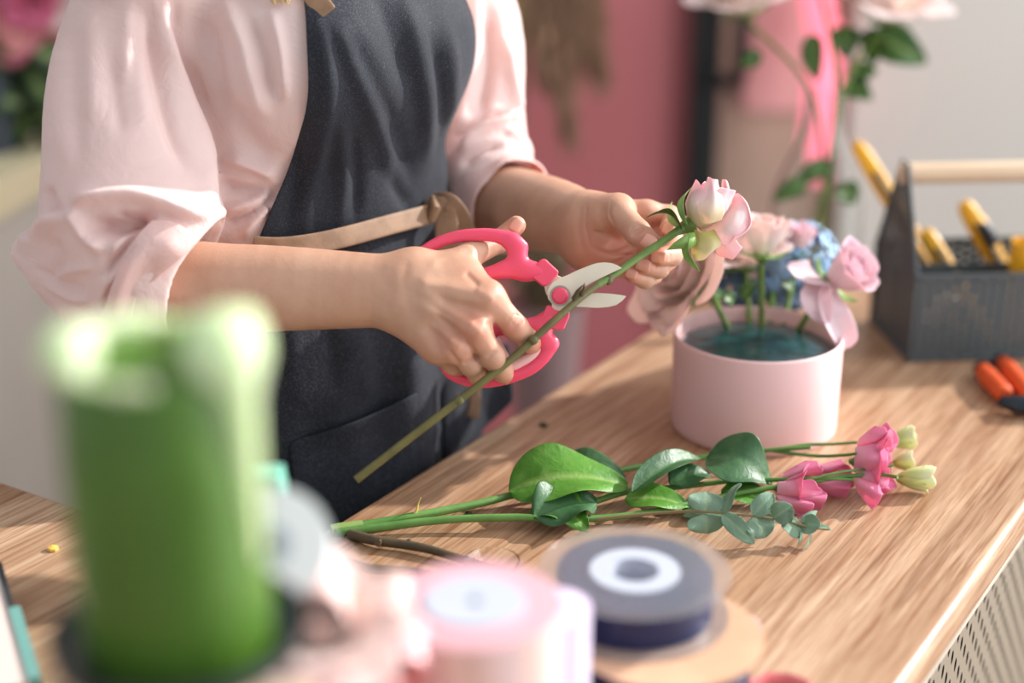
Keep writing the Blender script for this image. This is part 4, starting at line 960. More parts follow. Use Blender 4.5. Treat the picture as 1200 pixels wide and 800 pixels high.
def petals_hero(parent, quads, m=M_eust, name='bloom'):
    """each petal: base edge (2 px points) -> outer edge (2 px points), depth at base/outer, forward bulge"""
    bl = None
    for k, (b0, b1, o1, o0, db, do, bg) in enumerate(quads):
        rows_ = []
        for i in range(5):
            v = i/4; a = [b0[j]*(1-v)+o0[j]*v for j in (0, 1)]; c = [b1[j]*(1-v)+o1[j]*v for j in (0, 1)]; d_ = db*(1-v)+do*v; row = []
            for j in range(5):
                u = j/4; x = a[0]*(1-u)+c[0]*u; y = a[1]*(1-u)+c[1]*u; s_ = math.sin(PI*u)
                ox = (o0[0]+o1[0])/2-(b0[0]+b1[0])/2; oy = (o0[1]+o1[1])/2-(b0[1]+b1[1])/2; L = math.hypot(ox, oy)
                row.append((x+ox/L*s_*L*.22*v, y+oy/L*s_*L*.22*v, d_-bg*s_*math.sin(PI*min(1, .15+v*.75))+(.004*math.sin(u*7+k*2)*v)))
            rows_.append(row)
        o = surf(name if bl is None else 'petal', rows_, m, parent, 18, 18, seed=k, ruff=.35, pvf=lambda u, v: .12+.8*v)
        bl = bl or o
eust(P(1003, 541, 1.328), P(1038, 545, 1.318), .020, .030, e1, 21, [(3, .45, .95, .1, .3, 1.2, .06), (4, .75, .98, .25, .5, 1.0, .10), (4, 1.0, .98, .35, .5, 1.0, .12)])
petals_hero(e1, [((1004, 534), (1005, 522), (1038, 495), (1048, 530), 1.335, 1.338, .004), ((1003, 530), (1006, 514), (1026, 497), (1044, 522), 1.328, 1.318, .010), ((1004, 566), (1002, 548), (1040, 548), (1032, 574), 1.312, 1.306, .010),
      ((1003, 574), (1003, 558), (1032, 568), (1021, 598), 1.306, 1.292, .008), ((1000, 553), (1002, 524), (1032, 518), (1036, 562), 1.318, 1.304, .014), ((1002, 560), (1010, 545), (1046, 556), (1038, 578), 1.322, 1.318, .006)])
def budf(p0, p1, R, parent, seed=0):
    b = P(*p0); ax = P(*p1)-b; H = ax.length
    petals('bud', rose_specs(R, H, [(3, .6, 1.0, 0, .0, 1.3, .02), (4, 1.0, .96, .0, .12, 1.1, .05)], seed), b, ax, None, M_bud, parent)
    a, x, y = frame(ax)
    for k in range(4):
        q = k*PI/2; rd = x*math.cos(q)+y*math.sin(q); leaf(b, b+rd*R*1.15+a*H*.75, .0035, rd-a*.3, M_sepal, parent, 'sepal', bend=-.12, nu=5, nv=7)
budf((1042, 518, 1.365), (1072, 511, 1.365), .0105, e1, 1)
e2 = empty('eustoma', lie(395, 626, .004), 'lower cut eustoma stem with a drooping green leaf, two pink blooms and two green buds', 'flower')
stemtube([(394, 624, .005), (440, 618, .007), (520, 609, .010), (600, 606, .012), (640, 607, .012), (700, 607, .006), (760, 600, .008), (830, 585, .010), (880, 575, .014), (940, 566, .020), (990, 558, .024), (1030, 556, .026), (1052, 559, .030)], .0038, .0016, 'stem', M_stem, e2, 50)
leaf(lie(625, 606, .014), lie(700, 590, .012), .058, UPV, M_leafd, e2, 'leaf', fold=.25, bend=.10, wave=.10, seed=4)
leaf(lie(628, 590, .010), lie(690, 620, .006), .050, UPV, M_leaf, e2, 'leaf', fold=.2, bend=.12, wave=.08, seed=14)
petals_hero(e2, [((914, 572), (914, 556), (950, 541), (960, 560), 1.322, 1.328, .008), ((912, 566), (920, 552), (945, 538), (962, 556), 1.315, 1.306, .010), ((910, 586), (911, 564), (950, 562), (958, 588), 1.300, 1.288, .014), ((914, 596), (910, 580), (948, 582), (944, 607), 1.292, 1.284, .007), ((918, 590), (930, 575), (962, 570), (960, 598), 1.296, 1.290, .008)])
eust(P(914, 572, 1.306), P(944, 576, 1.296), .017, .028, e2, 31, [(3, .45, .95, .1, .3, 1.2, .06), (4, .85, .98, .25, .5, 1.0, .10)])
petals_hero(e2, [((950, 562), (952, 546), (984, 538), (994, 560), 1.340, 1.338, .010), ((950, 576), (950, 556), (990, 556), (988, 584), 1.322, 1.316, .010), ((952, 572), (958, 548), (992, 550), (994, 574), 1.335, 1.332, .006)])
stemtube([(930, 567, .020), (985, 553, .030), (1030, 548, .028), (1048, 545, .030)], .0013, .001, 'branch', M_stem, e2, 14)
budf((1050, 560, 1.322), (1093, 561, 1.322), .0112, e2, 2); budf((1046, 543, 1.345), (1070, 540, 1.345), .0090, e2, 3)
e3 = empty('eustoma', lie(700, 585, .006), 'middle cut stem with large glossy folded leaves, ending under the pink blooms', 'flower')
stemtube([(694, 588, .006), (740, 575, .010), (800, 570, .012), (860, 563, .016), (905, 562, .020), (960, 560, .024), (1000, 562, .022)], .0030, .0014, 'stem', M_stem, e3, 36)
leaf(lie(740, 577, .020), lie(827, 539, .020), .030, UPV, M_leafd, e3, 'leaf', fold=.6, bend=.12, wave=.04, seed=5)
leaf(lie(828, 536, .030), lie(905, 568, .014), .062, V3(0, -.6, 1), M_leafd, e3, 'leaf', fold=.2, bend=.26, wave=.05, seed=6, heart=.08)
leaf(lie(732, 585, .010), lie(808, 594, .008), .040, UPV, M_leaf, e3, 'leaf', fold=.2, bend=.10, wave=.05, seed=7)
leaf(lie(785, 568, .016), lie(832, 556, .016), .040, UPV, M_leafd, e3, 'leaf', fold=.3, bend=.12, wave=.05, seed=8)
leaf(lie(845, 575, .008), lie(903, 590, .006), .038, UPV, M_leaf, e3, 'leaf', fold=.2, bend=.08, wave=.05, seed=9)
leaf(lie(800, 592, .006), lie(850, 604, .005), .038, UPV, M_leafd, e3, 'leaf', fold=.2, bend=.08, wave=.05, seed=10)
# eucalyptus sprig
eu = empty('eucalyptus_sprig', lie(690, 606, .004), 'eucalyptus sprig with round grey green leaves in front of the eustoma', 'eucalyptus')
stemtube([(700, 608, .010), (770, 601, .018), (820, 599, .024), (870, 603, .024), (915, 609, .020), (950, 618, .016), (972, 620, .014)], .0014, .0008, 'stem', M_sprig, eu, 30)
EU = [((826, 600, .024), (828, 576, .036), .032, (0, -1, .6)), ((826, 602, .022), (828, 625, .006), .034, (0, -.4, 1)), ((846, 602, .024), (884, 637, .004), .016, (-.6, -.5, 1)), ((850, 602, .026), (868, 566, .040), .017, (-.8, -.6, .2)),
      ((884, 604, .022), (897, 630, .006), .028, (0, -.6, 1)), ((882, 604, .024), (906, 578, .038), .017, (-.4, -1, .3)), ((906, 607, .022), (928, 592, .034), .020, (0, -1, .6)), ((918, 609, .020), (938, 630, .008), .018, (.4, -.7, .8)),
      ((920, 609, .020), (930, 597, .032), .012, (-.5, -1, .3)), ((938, 612, .018), (958, 598, .024), .008, (0, -.8, .6)), ((940, 614, .016), (962, 616, .020), .018, (-.2, -.9, .8)), ((938, 614, .014), (934, 640, .004), .006, (1, -.4, .4)), ((952, 617, .014), (975, 621, .012), .008, (0, -.4, 1)), ((842, 600, .022), (800, 604, .010), .018, (0, -.4, 1)), ((950, 618, .012), (940, 645, .003), .005, (1, -.4, .3))]
for k, (b, t, w, n) in enumerate(EU): leaf(lie(*b), lie(*t), w, n, M_euca, eu, 'leaf', fold=.12, bend=.10, wave=.05, round_=1 if w > .015 else 0, seed=k, nv=13)
# brown twigs and crumbs
t1 = empty('twig', lie(412, 630, .003), 'bare dark brown twig just below the cut stem ends', 'twig')
stemtube([(410, 626, .004), (440, 633, .006), (475, 638, .006), (505, 644, .006), (535, 653, .005), (575, 664, .004)], .0045, .0030, 'stem', M_twig, t1)
for p in ((443, 637), (478, 636)): MB().tube([lie(*p, .006), lie(p[0]+3, p[1]-4, .010)], [.0035, .001], 8).build('node', M_twig, t1)
t2 = empty('twig', lie(388, 655, .003), 'bare dark brown twig nearest the pink ribbons', 'twig')
stemtube([(384, 652, .004), (410, 659, .006), (436, 666, .006), (475, 668, .005), (505, 672, .004)], .0044, .0030, 'stem', M_twig, t2)
MB().tube([lie(430, 664, .006), lie(436, 671, .003)], [.003, .001], 8).build('node', M_twig, t2)
M_crumb = mat('leaf_crumb', (60, 66, 40), .8); M_straw = mat('straw_crumb', (226, 180, 84), .8)
for k, (x, y, r, m, lb) in enumerate(((637, 499, .0045, M_crumb, 'small dry green leaf scrap on the worktop behind the broad leaf'), (549, 602, .0032, M_crumb, 'dark leaf scrap between the two eustoma stems'), (62, 644, .005, M_straw, 'yellow straw crumb on the side arm of the worktop'))):
    o = MB().lathe([(0, 0), (r, .0006), (r*.9, r*.5), (r*.2, r*.8), (0, r*.7)], lie(x, y, .0003), (.1, 0, 1), 7).build('leaf_scrap', m); tag(o, lb, 'leaf scrap')
fp = empty('fallen_petal', lie(877, 745, .0), 'crumpled pink petal lying right of the navy ribbon rolls', 'petal')
for k in range(4): loose([(874+k*1.5, 760-k*4, 1.085), (880-k, 742-k*3, 1.075+.002*k), (876+k*2, 722+k*5, 1.085)], .017, M_lilac, fp, (math.sin(k*2), -1, .5), seed=k)

for o in COL.objects:
    if o.parent or 'label' not in o: continue
    n_ = o.name.split('.')[0]
    if n_ == 'rose' and 'hand' not in o['label']: o['group'] = 'roses standing in the pink flower box'
    if n_ == 'eustoma': o['group'] = 'cut eustoma stems on the worktop'
    if n_ == 'twig': o['group'] = 'bare twigs on the worktop'
    if n_ == 'leaf_scrap': o['group'] = 'plant scraps on the worktop'
# ================================================================== FOREGROUND RIBBONS, CANDLE
M_navy = mat('navy_satin', (9, 22, 62), .45, (12, 28, 72), 30); M_navyd = mat('navy_edge', (76, 88, 112), .45)
M_kraft = mat('kraft_card', (206, 160, 128), .7, (212, 170, 138), 30); M_clear = mat('clear_plastic', (240, 242, 245), .12, trans=.92, ior=1.3); M_wcore = mat('white_core', (184, 190, 204), .5)
def ringed_mat(name, c1, c2, c3):
    t = NT(name); tc = t.node('ShaderNodeTexCoord'); ln = t.node('ShaderNodeVectorMath', operation='LENGTH'); mp = t.node('ShaderNodeMapping'); t.link(tc.outputs['Object'], mp.inputs[0]); mp.inputs['Scale'].default_value = (1, 1, 0); t.link(mp.outputs[0], ln.inputs[0])
    n = t.node('ShaderNodeTexNoise'); n.noise_dimensions = '1D'; t.link(ln.outputs['Value'], n.inputs['W']); n.inputs['Scale'].default_value = 700; n.inputs['Detail'].default_value = 2
    t.link(t.ramp(n.outputs['Fac'], [(.3, c1), (.55, c2), (.75, c3)]), t.b.inputs['Base Color']); t.set(Roughness=.45); return t.m
M_wound = ringed_mat('wound_navy_edges', (44, 58, 92), (66, 80, 114), (92, 106, 138))
def own(o, c):
    """move a mesh's origin to c"""
    o.data.transform(Matrix.Translation(-Vector(c))); o.location = c; return o
def spool(name, label, c, h, r, rf, core, m_side, m_top, m_fl, m_core, group=None, fl=.0012, hole=None, top_fl=True, bot_fl=True, tilt=None, m_top_fl=None):
    c = Vector(c); ax = Vector(tilt or (0, 0, 1)).normalized(); o = empty(name, c, label, 'ribbon roll', group); hole = hole or core*.62
    def part(nm, prof, m, k=64):
        p = MB().lathe(prof, (0, 0, 0), ax, k).build(nm, m, None); p.location = c; p.parent = o; p.matrix_parent_inverse = world_of(o).inverted(); return p
    b = fl if bot_fl else 0; t = h-(fl if top_fl else 0)
    part('ribbon', [(core, b), (r, b), (r, t)], m_side); part('ribbon_edge', [(r, t), (r*.97, t+.0002), (core, t+.0002)], m_top)
    part('core', [(core, b), (core, t+fl*1.3), (hole, t+fl*1.3), (hole, 0.0002)], m_core)
    if bot_fl: part('flange', [(hole, 0), (rf, 0), (rf, fl), (hole, fl)], m_fl)
    if top_fl: part('flange', [(core, t+.0003), (rf, t+.0003), (rf, t+fl), (core, t+fl)], m_top_fl or m_fl)
    return o
c2 = T(778, 742, .952); c2.z = TZ
spool('ribbon_roll', 'lower navy ribbon roll on a kraft card spool, under the other navy roll', c2,   .052, .058, .0665, .024, M_navy, M_wound, M_kraft, M_kraft)
c1 = T(744, 668, .984); c1.z = .9525
spool('ribbon_roll', 'navy ribbon roll with a white core and clear side discs, lying on top', c1, .0315, .0535, .0655, .031, M_navy, M_wound, M_clear, M_wcore, hole=.0165)
# tall pink tulle roll and lilac roll
def streak_mat(name, c1, c2, c3, tr=.0):
    t = NT(name); v = t.coord((1, 1, .02)); t.link(t.ramp(t.noise(v, 120, 3), [(.3, c1), (.5, c2), (.7, c3)]), t.b.inputs['Base Color']); t.link(t.bump(t.noise(v, 200, 2), .5, .002), t.b.inputs['Normal']); t.set(Roughness=.35, Sheen_Weight=.3); return t.m
M_tul = streak_mat('blush_tulle', (190, 158, 146), (212, 182, 176), (228, 202, 204)); M_tule = ringed_mat('tulle_edge', (206, 152, 164), (214, 166, 176), (224, 182, 190)); M_lil = streak_mat('lilac_satin', (182, 152, 208), (206, 188, 226), (224, 214, 238))
M_lile = ringed_mat('lilac_edge', (214, 190, 230), (230, 212, 240), (244, 236, 250))
ct = P(556, 706, .835); ht = ct.z-TZ; ct.z = TZ
spool('tulle_roll', 'tall roll of blush pink tulle with a white centre, in front of the navy rolls', ct, ht, .0490, .0490, .029, M_tul, M_tule, M_tule, M_wcore, hole=.004, top_fl=False, bot_fl=False)['category'] = 'tulle roll'
cl = V3(.0235, .797, 1.02); hl = cl.z-TZ; cl.z = TZ
spool('ribbon_roll', 'shiny lilac ribbon roll squeezed between the tulle roll and the navy rolls', cl, hl, .0240, .0240, .010, M_lil, M_lile, M_lile, M_wcore, top_fl=False, bot_fl=False)
# riser with the candle
M_box = mat('pale_box_wood', (206, 178, 146), .6, (216, 190, 160), 14, mscale=(1, .1, 1))
rs = MB().box((0, 0, .089), (.13, .105, .178)).build('display_block', M_box, bevel=.003, smooth=False); rs.location = (-.160, .572, TZ); tag(rs, 'low wooden display block carrying the green candle', 'block')
CC = V3(-.153, .604, TZ+.178)
dish = empty('candle_dish', CC, 'dark footed metal dish under the green candle', 'candle dish')
M_dk = mat('dark_metal', (46, 60, 62), .35, metal=.4, coat=.3)
MB().lathe([(0, .0002), (.018, .0002), (.020, .003), (.012, .008), (.010, .020), (.020, .026), (.052, .030), (.0585, .036), (.0590, .044), (.0565, .044), (.0550, .037), (.046, .0335), (0, .0330)], CC, seg=64).build('dish', M_dk, dish)
M_wax = mat('green_wax', (72, 108, 28), .42, (82, 120, 36), 20, sss=.8, sssr=(.5, 1, .15), bump=.15, bscale=40, bdist=.002); M_wax.node_tree.nodes['Principled BSDF'].inputs['Subsurface Scale'].default_value = .02
M_waxl = mat('pale_green_wax', (200, 216, 172), .45, (212, 226, 188), 30, sss=.8, sssr=(.7, 1, .4)); M_waxl.node_tree.nodes['Principled BSDF'].inputs['Subsurface Scale'].default_value = .02
cd = empty('pillar_candle', CC+V3(0, 0, .0335), 'thick bright green pillar candle with a pale lumpy melted rim', 'candle')
cb = CC+V3(0, 0, .0335); CH = .152
MB().lathe([(0, 0), (.0415, 0), (.0425, .002), (.0430, .05), (.0430, .10), (.0420, CH-.018), (.0395, CH-.012), (.030, CH-.012), (.018, CH-.013), (0, CH-.013)], cb, seg=72).build('wax_body', M_wax, cd)
rf_ = []
for k in range(22):
    q = 2*PI*k/22; rr2 = .0385; lump = .0046+.0016*math.sin(3*q+1)+.0013*math.sin(7*q)+.0016*math.sin(q)
    hh = CH-.010+.012*max(0, math.cos(q-.15))**2+.005*max(0, math.cos(q-2.9))**4
    rf_.append(cone(cb+V3(math.cos(q)*rr2, math.sin(q)*rr2, CH-.010), cb+V3(math.cos(q)*rr2, math.sin(q)*rr2, hh), lump*.9, lump))
rimf = U(rf_+[ball(cb+V3(.032, -.010, CH-.003), .018), ball(cb+V3(-.033, -.012, CH-.004), .013), cone(cb+V3(.037, -.020, CH-.005), cb+V3(.0395, -.012, CH-.10), .010, .004)], .008)
lo, hi = bounds([cb+V3(-.05, -.05, CH-.12), cb+V3(.05, .05, CH+.03)], .02); V, Q = sculpt(rimf, lo, hi, .0025); place('melted_rim', npmesh('melted_rim', relax(V, Q, 3), Q), M_waxl, cd)
MB().tube([cb+V3(0, 0, CH-.016), cb+V3(.001, 0, CH-.002), cb+V3(.003, .001, CH+.006)], .0012, 8).build('wick', M_twig, cd)
# white reel leaning behind the candle
M_wsat = mat('white_satin', (244, 245, 250), .45)
gb = MB().box((0, 0, .055), (.105, .10, .110)).build('gift_box', mat('pink_gift_card', (240, 170, 172), .55), bevel=.002, smooth=False)
gb.location = P(385, 770, .80).to_tuple()[:2]+(TZ,); tag(gb, 'small pink gift box under the blurred pink bow', 'gift box')
GX, GY = gb.location.x, gb.location.y
bow = empty('ribbon_bow', (GX, GY, TZ+.110), 'blurred pink satin bow between the candle and the tulle roll', 'ribbon bow')
M_psat = mat('pink_satin', (246, 166, 172), .28, (252, 190, 192), 16, sheen=.4, coat=.3); M_csat = mat('cream_satin', (226, 186, 180), .5, (234, 200, 194), 20)
def loopband(pts, w, m, name='loop', parent=bow, wd=None):
    C = [Vector(p) for p in spline(pts, 28)]; rows5 = []
    for i, c in enumerate(C):
        t = (C[min(i+1, 27)]-C[max(i-1, 0)]).normalized(); s = (Vector(wd) if wd else t.cross(V3(0, 0, 1))).normalized()
        rows5.append([c+s*w*k for k in (-.5, -.2, .2, .5)])
    return MB().grid(rows5).build(name, m, parent, solid=.0010, sub=1)
bc_ = V3(GX, GY, TZ+.135)
for k, (dx, dz, dy, m) in enumerate(((-.045, .020, 0, M_psat), (.045, .018, 0, M_psat), (-.030, .040, .01, M_psat), (.034, .040, .01, M_csat), (-.02, .010, -.035, M_csat), (.028, .005, -.034, M_psat), (.0, .055, .0, M_csat), (-.052, .000, .02, M_csat), (.05, -.004, .02, M_psat))):
    a = bc_+V3(dx, dy, dz); n = V3(-dz, 0, dx).normalized()*.016
    loopband([bc_, bc_+V3(dx*.5, dy*.5, dz*.5)+n, a+n*.6, a+V3(dx, dy, dz)*.15, a-n*.6, bc_+V3(dx*.5, dy*.5, dz*.5)-n, bc_], .030, m, wd=(dy*6, 1, .3) if abs(dy) < .02 else (1, 0, .2))
MB().tube([bc_+V3(-.012, 0, 0), bc_+V3(0, 0, .004), bc_+V3(.012, 0, 0)], [.010, .014, .010], 14).build('bow_knot', M_psat, bow)
loopband([bc_, bc_+V3(.03, -.05, -.018), bc_+V3(.045, -.07, -.06), bc_+V3(.05, -.072, -.11)], .026, M_psat, 'tail'); loopband([bc_, bc_+V3(-.03, -.05, -.018), bc_+V3(-.04, -.07, -.06), bc_+V3(-.05, -.072, -.11)], .026, M_csat, 'tail')
cr_ = P(378, 708, .790); crz = cr_-V3(0, 0, .020)
rosy = empty('fabric_rose', crz, 'cream pink fabric flower resting on top of the pink bow', 'fabric flower')
petals('bloom', rose_specs(.022, .030, L_FULL, 41), crz, (0.1, -.5, 1), None, M_peach, rosy)
wc = P(324, 646, .80)
wr = spool('ribbon_roll', 'white ribbon roll tilted up behind the right side of the green candle', wc, .024, .0295, .0305, .011, M_wsat, M_wsat, M_wsat, M_wcore, tilt=(.05, -.82, .60), hole=.0035)
# white roll stands on its own little block
wb = MB().box((0, 0, 0), (.05, .04, wc.z-.026-TZ)).build('display_block', M_box, bevel=.002, smooth=False); wb.location = (wc.x, wc.y+.006, (wc.z-.026+TZ)/2); tag(wb, 'narrow wooden block under the white ribbon roll', 'block')
# teal card box behind the reel, and the cup at the left edge
M_teal = mat('mint_card', (112, 180, 160), .5)
tbp = P(297, 600, .99); tbb = (.038, .028); tbt = (.020, .012); tbh = .166
tbx = MB().add([V3(s1*w_[0], s2*w_[1], z_) for w_, z_ in ((tbb, 0), (tbt, tbh)) for s1, s2 in ((-1, -1), (1, -1), (1, 1), (-1, 1))], [(0, 3, 2, 1), (4, 5, 6, 7), (0, 1, 5, 4), (1, 2, 6, 5), (2, 3, 7, 6), (3, 0, 4, 7)]).build('mint_carton', M_teal, bevel=.0015, smooth=False)
tbx.location = (tbp.x, tbp.y, TZ); tag(tbx, 'mint green tapered carton half hidden behind the candle', 'carton')
fld = empty('folder', T(2, 720), 'pale folder with dark spine and teal edge at the left frame edge', 'folder')
M_fold = mat('pale_folder', (222, 206, 198), .5); M_dark = mat('dark_spine', (52, 58, 60), .4)
fa = T(6, 690); fb = T(45, 830); fdir = (fb-fa).normalized(); fsd = V3(-fdir.y, fdir.x, 0)
if fsd.x > 0: fsd = -fsd
def slab(a, b, w0, w1, z0, z1): 
    p = [a+fsd*w0, b+fsd*w0, b+fsd*w1, a+fsd*w1]; return MB().prism([V3(q.x, q.y, z0) for q in p], (0, 0, z1-z0))
slab(fa, fb, .004, .16, TZ+.0005, TZ+.022).build('pages', M_fold, fld, smooth=False)
slab(fa, fa.lerp(fb, .42), 0, .004, TZ+.0005, TZ+.024).build('spine', M_dark, fld, smooth=False)
slab(fa.lerp(fb, .42), fb, -.004, .004, TZ+.0005, TZ+.024).build('teal_edge', mat('teal_tape', (110, 160, 152), .5), fld, smooth=False)
# tiny glass dish behind the tulle roll
gd = MB().lathe([(0, 0), (.016, 0), (.021, .008), (.0225, .012), (.0215, .012), (.0195, .008), (.014, .002), (0, .002)], lie(576, 672, .0003), seg=40).build('glass_dish', mat('clear_glass', (255, 255, 255), .03, trans=1, ior=1.45)); tag(gd, 'tiny clear glass dish just behind the tulle roll', 'glass dish')
pr = MB().tube([T(878, 806, TZ+.003), T(900, 796, TZ+.004), T(925, 797, TZ+.004), T(948, 806, TZ+.003)], .006, 10, flat=(1, .5)).build('ribbon_scrap', mat('coral_satin', (236, 120, 124), .4)); tag(pr, 'coral ribbon scrap at the bottom edge, right of the navy rolls', 'ribbon')

# ================================================================== TOOL CADDY
A_ = T(1065, 424); ORI = Vector((A_.x, A_.y, TZ)); CR = math.radians(4.5)
CL, CW, CHH, CP = .262, .136, .098, .205
M_cad = perf_mat('grey_perforated_plastic', (78, 84, 86), None, .0100, .0095, (.0019, .0030), .5, axes='xz'); M_cad2 = perf_mat('grey_perforated_plastic_end', (78, 84, 86), None, .0085, .0095, (.0021, .0028), .5, axes='yz')
M_cads = mat('grey_plastic', (70, 77, 80), .5); M_dowel = mat('pale_dowel', (206, 178, 148), .6, (222, 198, 170), 40, mscale=(.1, 1, 1))
cad = empty('tool_caddy', ORI, 'dark grey perforated tool caddy with a wooden dowel handle', 'tool caddy'); cad.rotation_euler = (0, 0, CR)
def cpart(nm, mb, m, bevel=0, smooth=False, **k):
    o = mb.build(nm, m, None, bevel=bevel, smooth=smooth, **k); o.parent = cad; return o
cpart('front_panel', MB().box((CL/2, .0012, CHH/2), (CL, .0024, CHH-.006)), M_cad); cpart('back_panel', MB().box((CL/2, CW-.0012, CHH/2), (CL, .0024, CHH-.006)), M_cad)
for x in (0.0012, CL-.0012):
    cpart('end_panel', MB().prism([V3(x-.0012, .0, .002), V3(x-.0012, CW, .002), V3(x-.0012, CW, CHH), V3(x-.0012, CW/2+.010, CP), V3(x-.0012, CW/2-.010, CP), V3(x-.0012, 0, CHH)], (.0024, 0, 0)), M_cad2)
rimm = MB()
for y in (0, CW): rimm.box((CL/2, y, CHH-.002), (CL+.004, .006, .006)); rimm.box((CL/2, y, .004), (CL+.004, .006, .007))
for x in (0, CL):
    for y in (0, CW): rimm.box((x, y, CHH/2), (.005, .006, CHH))
    rimm.box((x, CW/2, .004), (.005, CW, .007))
    for s in (-1, 1): rimm.tube([(x, CW/2+s*CW/2, CHH-.001), (x, CW/2+s*.008, CP+.001)], .0028, 6)
rimm.box((CL/2, CW/2, .0035), (CL, CW, .003)); rimm.box((CL/2, CW*.5, .05), (CL, .002, .08))
cpart('rim', rimm, M_cads, .0008)
cpart('handle', MB().tube([(-.004, CW/2, CP-.012), (CL+.004, CW/2, CP-.012)], .0115, 20), M_dowel, smooth=True)
M_yel = mat('yellow_plastic', (240, 176, 26), .4, coat=.2); M_blk = mat('black_plastic', (34, 38, 44), .4)
def knife(label, a, b, w, th=.011, knob=True, group=None, nrm=(0, -1, 0)):
    a = Vector(a); b = Vector(b); o = empty('utility_knife', a, label, 'knife', group); d = (b-a).normalized(); n = Vector(nrm); n = (n-d*n.dot(d)).normalized(); s = d.cross(n)
    L = (b-a).length; prof = [(0, .60), (.04, .9), (.2, 1), (.45, .86), (.7, 1), (.92, .95), (.98, .7), (1, .4)]; rows6 = []
    for t_, k in prof: rows6.append([a+d*L*t_+s*(w/2*k*math.cos(q))+n*(th/2*math.sin(q)*(.9 if t_ not in (0, 1) else .6)) for q in [2*PI*i/16 for i in range(16)]])
    mb = MB().grid(rows6, close_u=True); nb = len(mb.V); mb.F.append(tuple(range(16))); mb.F.append(tuple(range(nb-16, nb)))
    mb.build('handle', M_yel, o, sub=1); MB().tube([a+d*L*.45+n*th*.5, a+d*L*.82+n*th*.5], w*.16, 8, flat=(1, 1)).build('slot', M_blk, o)
    if knob: MB().tube([b-d*L*.36+n*th*.55+s*w*.2, b-d*L*.28+n*th*.7+s*w*.2, b-d*L*.2+n*th*.55+s*w*.2], [w*.30, w*.38, w*.28], 10).build('slider', M_blk, o)
    return o
def cw(x, y, z): 
    c = math.cos(CR); s = math.sin(CR); return ORI+V3(x*c-y*s, x*s+y*c, z)
knife('yellow handled knife standing tallest behind the peaked end of the caddy', cw(.100, .112, .010), P(1002, 166, 1.76)+V3(0, 0, .0), .022, knob=False)
knife('yellow knife leaning out over the left front of the caddy', cw(.105, .030, .010), P(1083, 268, 1.69), .019, knob=False)
knife('short yellow knife end just left of the leaning one', cw(.080, .060, .008), P(1066, 277, 1.70), .015, knob=False)
knife('thick yellow snap knife with a dark slider', cw(.175, .085, .008), P(1128, 236, 1.72), .024, .016)
knife('slim yellow knife crossing behind the snap knife', cw(.185, .105, .008), P(1146, 252, 1.75), .014, .010, knob=False)
yc = cw(.135, .036, .008)
cup = MB().lathe([(0, 0), (.016, 0), (.0175, .004), (.0185, .115), (.0165, .115), (.0155, .004), (0, .003)], yc, seg=32).build('measuring_tape', M_yel); cup.name = 'cup'; tag(cup, 'yellow plastic cup standing in the caddy', 'cup')
wd = MB().tube([cw(.028, .032, .030), cw(.045, .040, .050), cw(.060, .036, .060)], [.010, .014, .008], 12).build('cork', M_dowel); tag(wd, 'pale cork stub inside the front left of the caddy', 'cork')
# orange cutters
M_or = mat('orange_rubber', (206, 80, 30), .45)
pl = empty('pruning_pliers', T(1160, 440), 'orange handled pliers in front of the tool caddy', 'pliers')
for pts in ([(1152, 434), (1160, 444), (1170, 454), (1178, 464)], [(1176, 426), (1186, 438), (1196, 450), (1206, 462)]):
    C = [T(x, y, TZ+.011) for x, y in pts]; MB().tube([Vector(p) for p in spline(C, 12)], [.0085]*2+[.010]*8+[.0095, .008], 12).build('grip', M_or, pl)
    MB().tube([C[0]+(C[0]-C[1])*.35, C[0]], [.008, .0095], 12).build('grip_end', M_blk, pl)
MB().tube([T(1150, 431, TZ+.006), T(1163, 425, TZ+.006), T(1177, 425, TZ+.006)], .0045, 8).build('spring_bar', M_blk, pl)
MB().tube([T(1176, 470, TZ+.010), T(1192, 474, TZ+.012), T(1210, 474, TZ+.012), T(1235, 480, TZ+.010), T(1255, 478, TZ+.008)], [.009, .013, .014, .010, .003], 14, flat=(.7, 1)).build('jaw', mat('blued_steel', (50, 58, 66), .25, metal=.7), pl)

# ================================================================== GLASS BOTTLE WITH ROSES
M_glass = mat('clear_glass_bottle', (250, 252, 252), .02, trans=1, ior=1.12); M_water = mat('water', (235, 245, 240), .0, trans=1, ior=1.1)
vb = T(952, 322); vb.z = TZ
vase = MB().lathe([(0, .0003), (.050, .0003), (.056, .006), (.058, .02), (.058, .095), (.054, .115), (.042, .145), (.028, .175), (.023, .20), (.022, .235), (.025, .240), (.0235, .240), (.0205, .234), (.0212, .20), (.026, .175), (.040, .144), (.052, .114), (.056, .094), (.056, .02), (.052, .008), (0, .006)], vb, seg=48).build('glass_bottle', M_glass); tag(vase, 'clear glass bottle vase with tall roses behind the flower box', 'vase')
dv = vb.y*cp+(CZ-TZ-.1)*sp_
def vr(label, head, R, H, m, mid, lv, seed, axis=(0, 0, 1)): 
    return flower('rose', label, 'rose', vb+V3(random.uniform(-.02, .02), random.uniform(-.02, .02), .012), P(*head), R, H, axis, m, L_FULL, seed=seed, mid=mid, leaves=lv, sr=.0028)
nk = vb+V3(0, 0, .225); D = 1.93
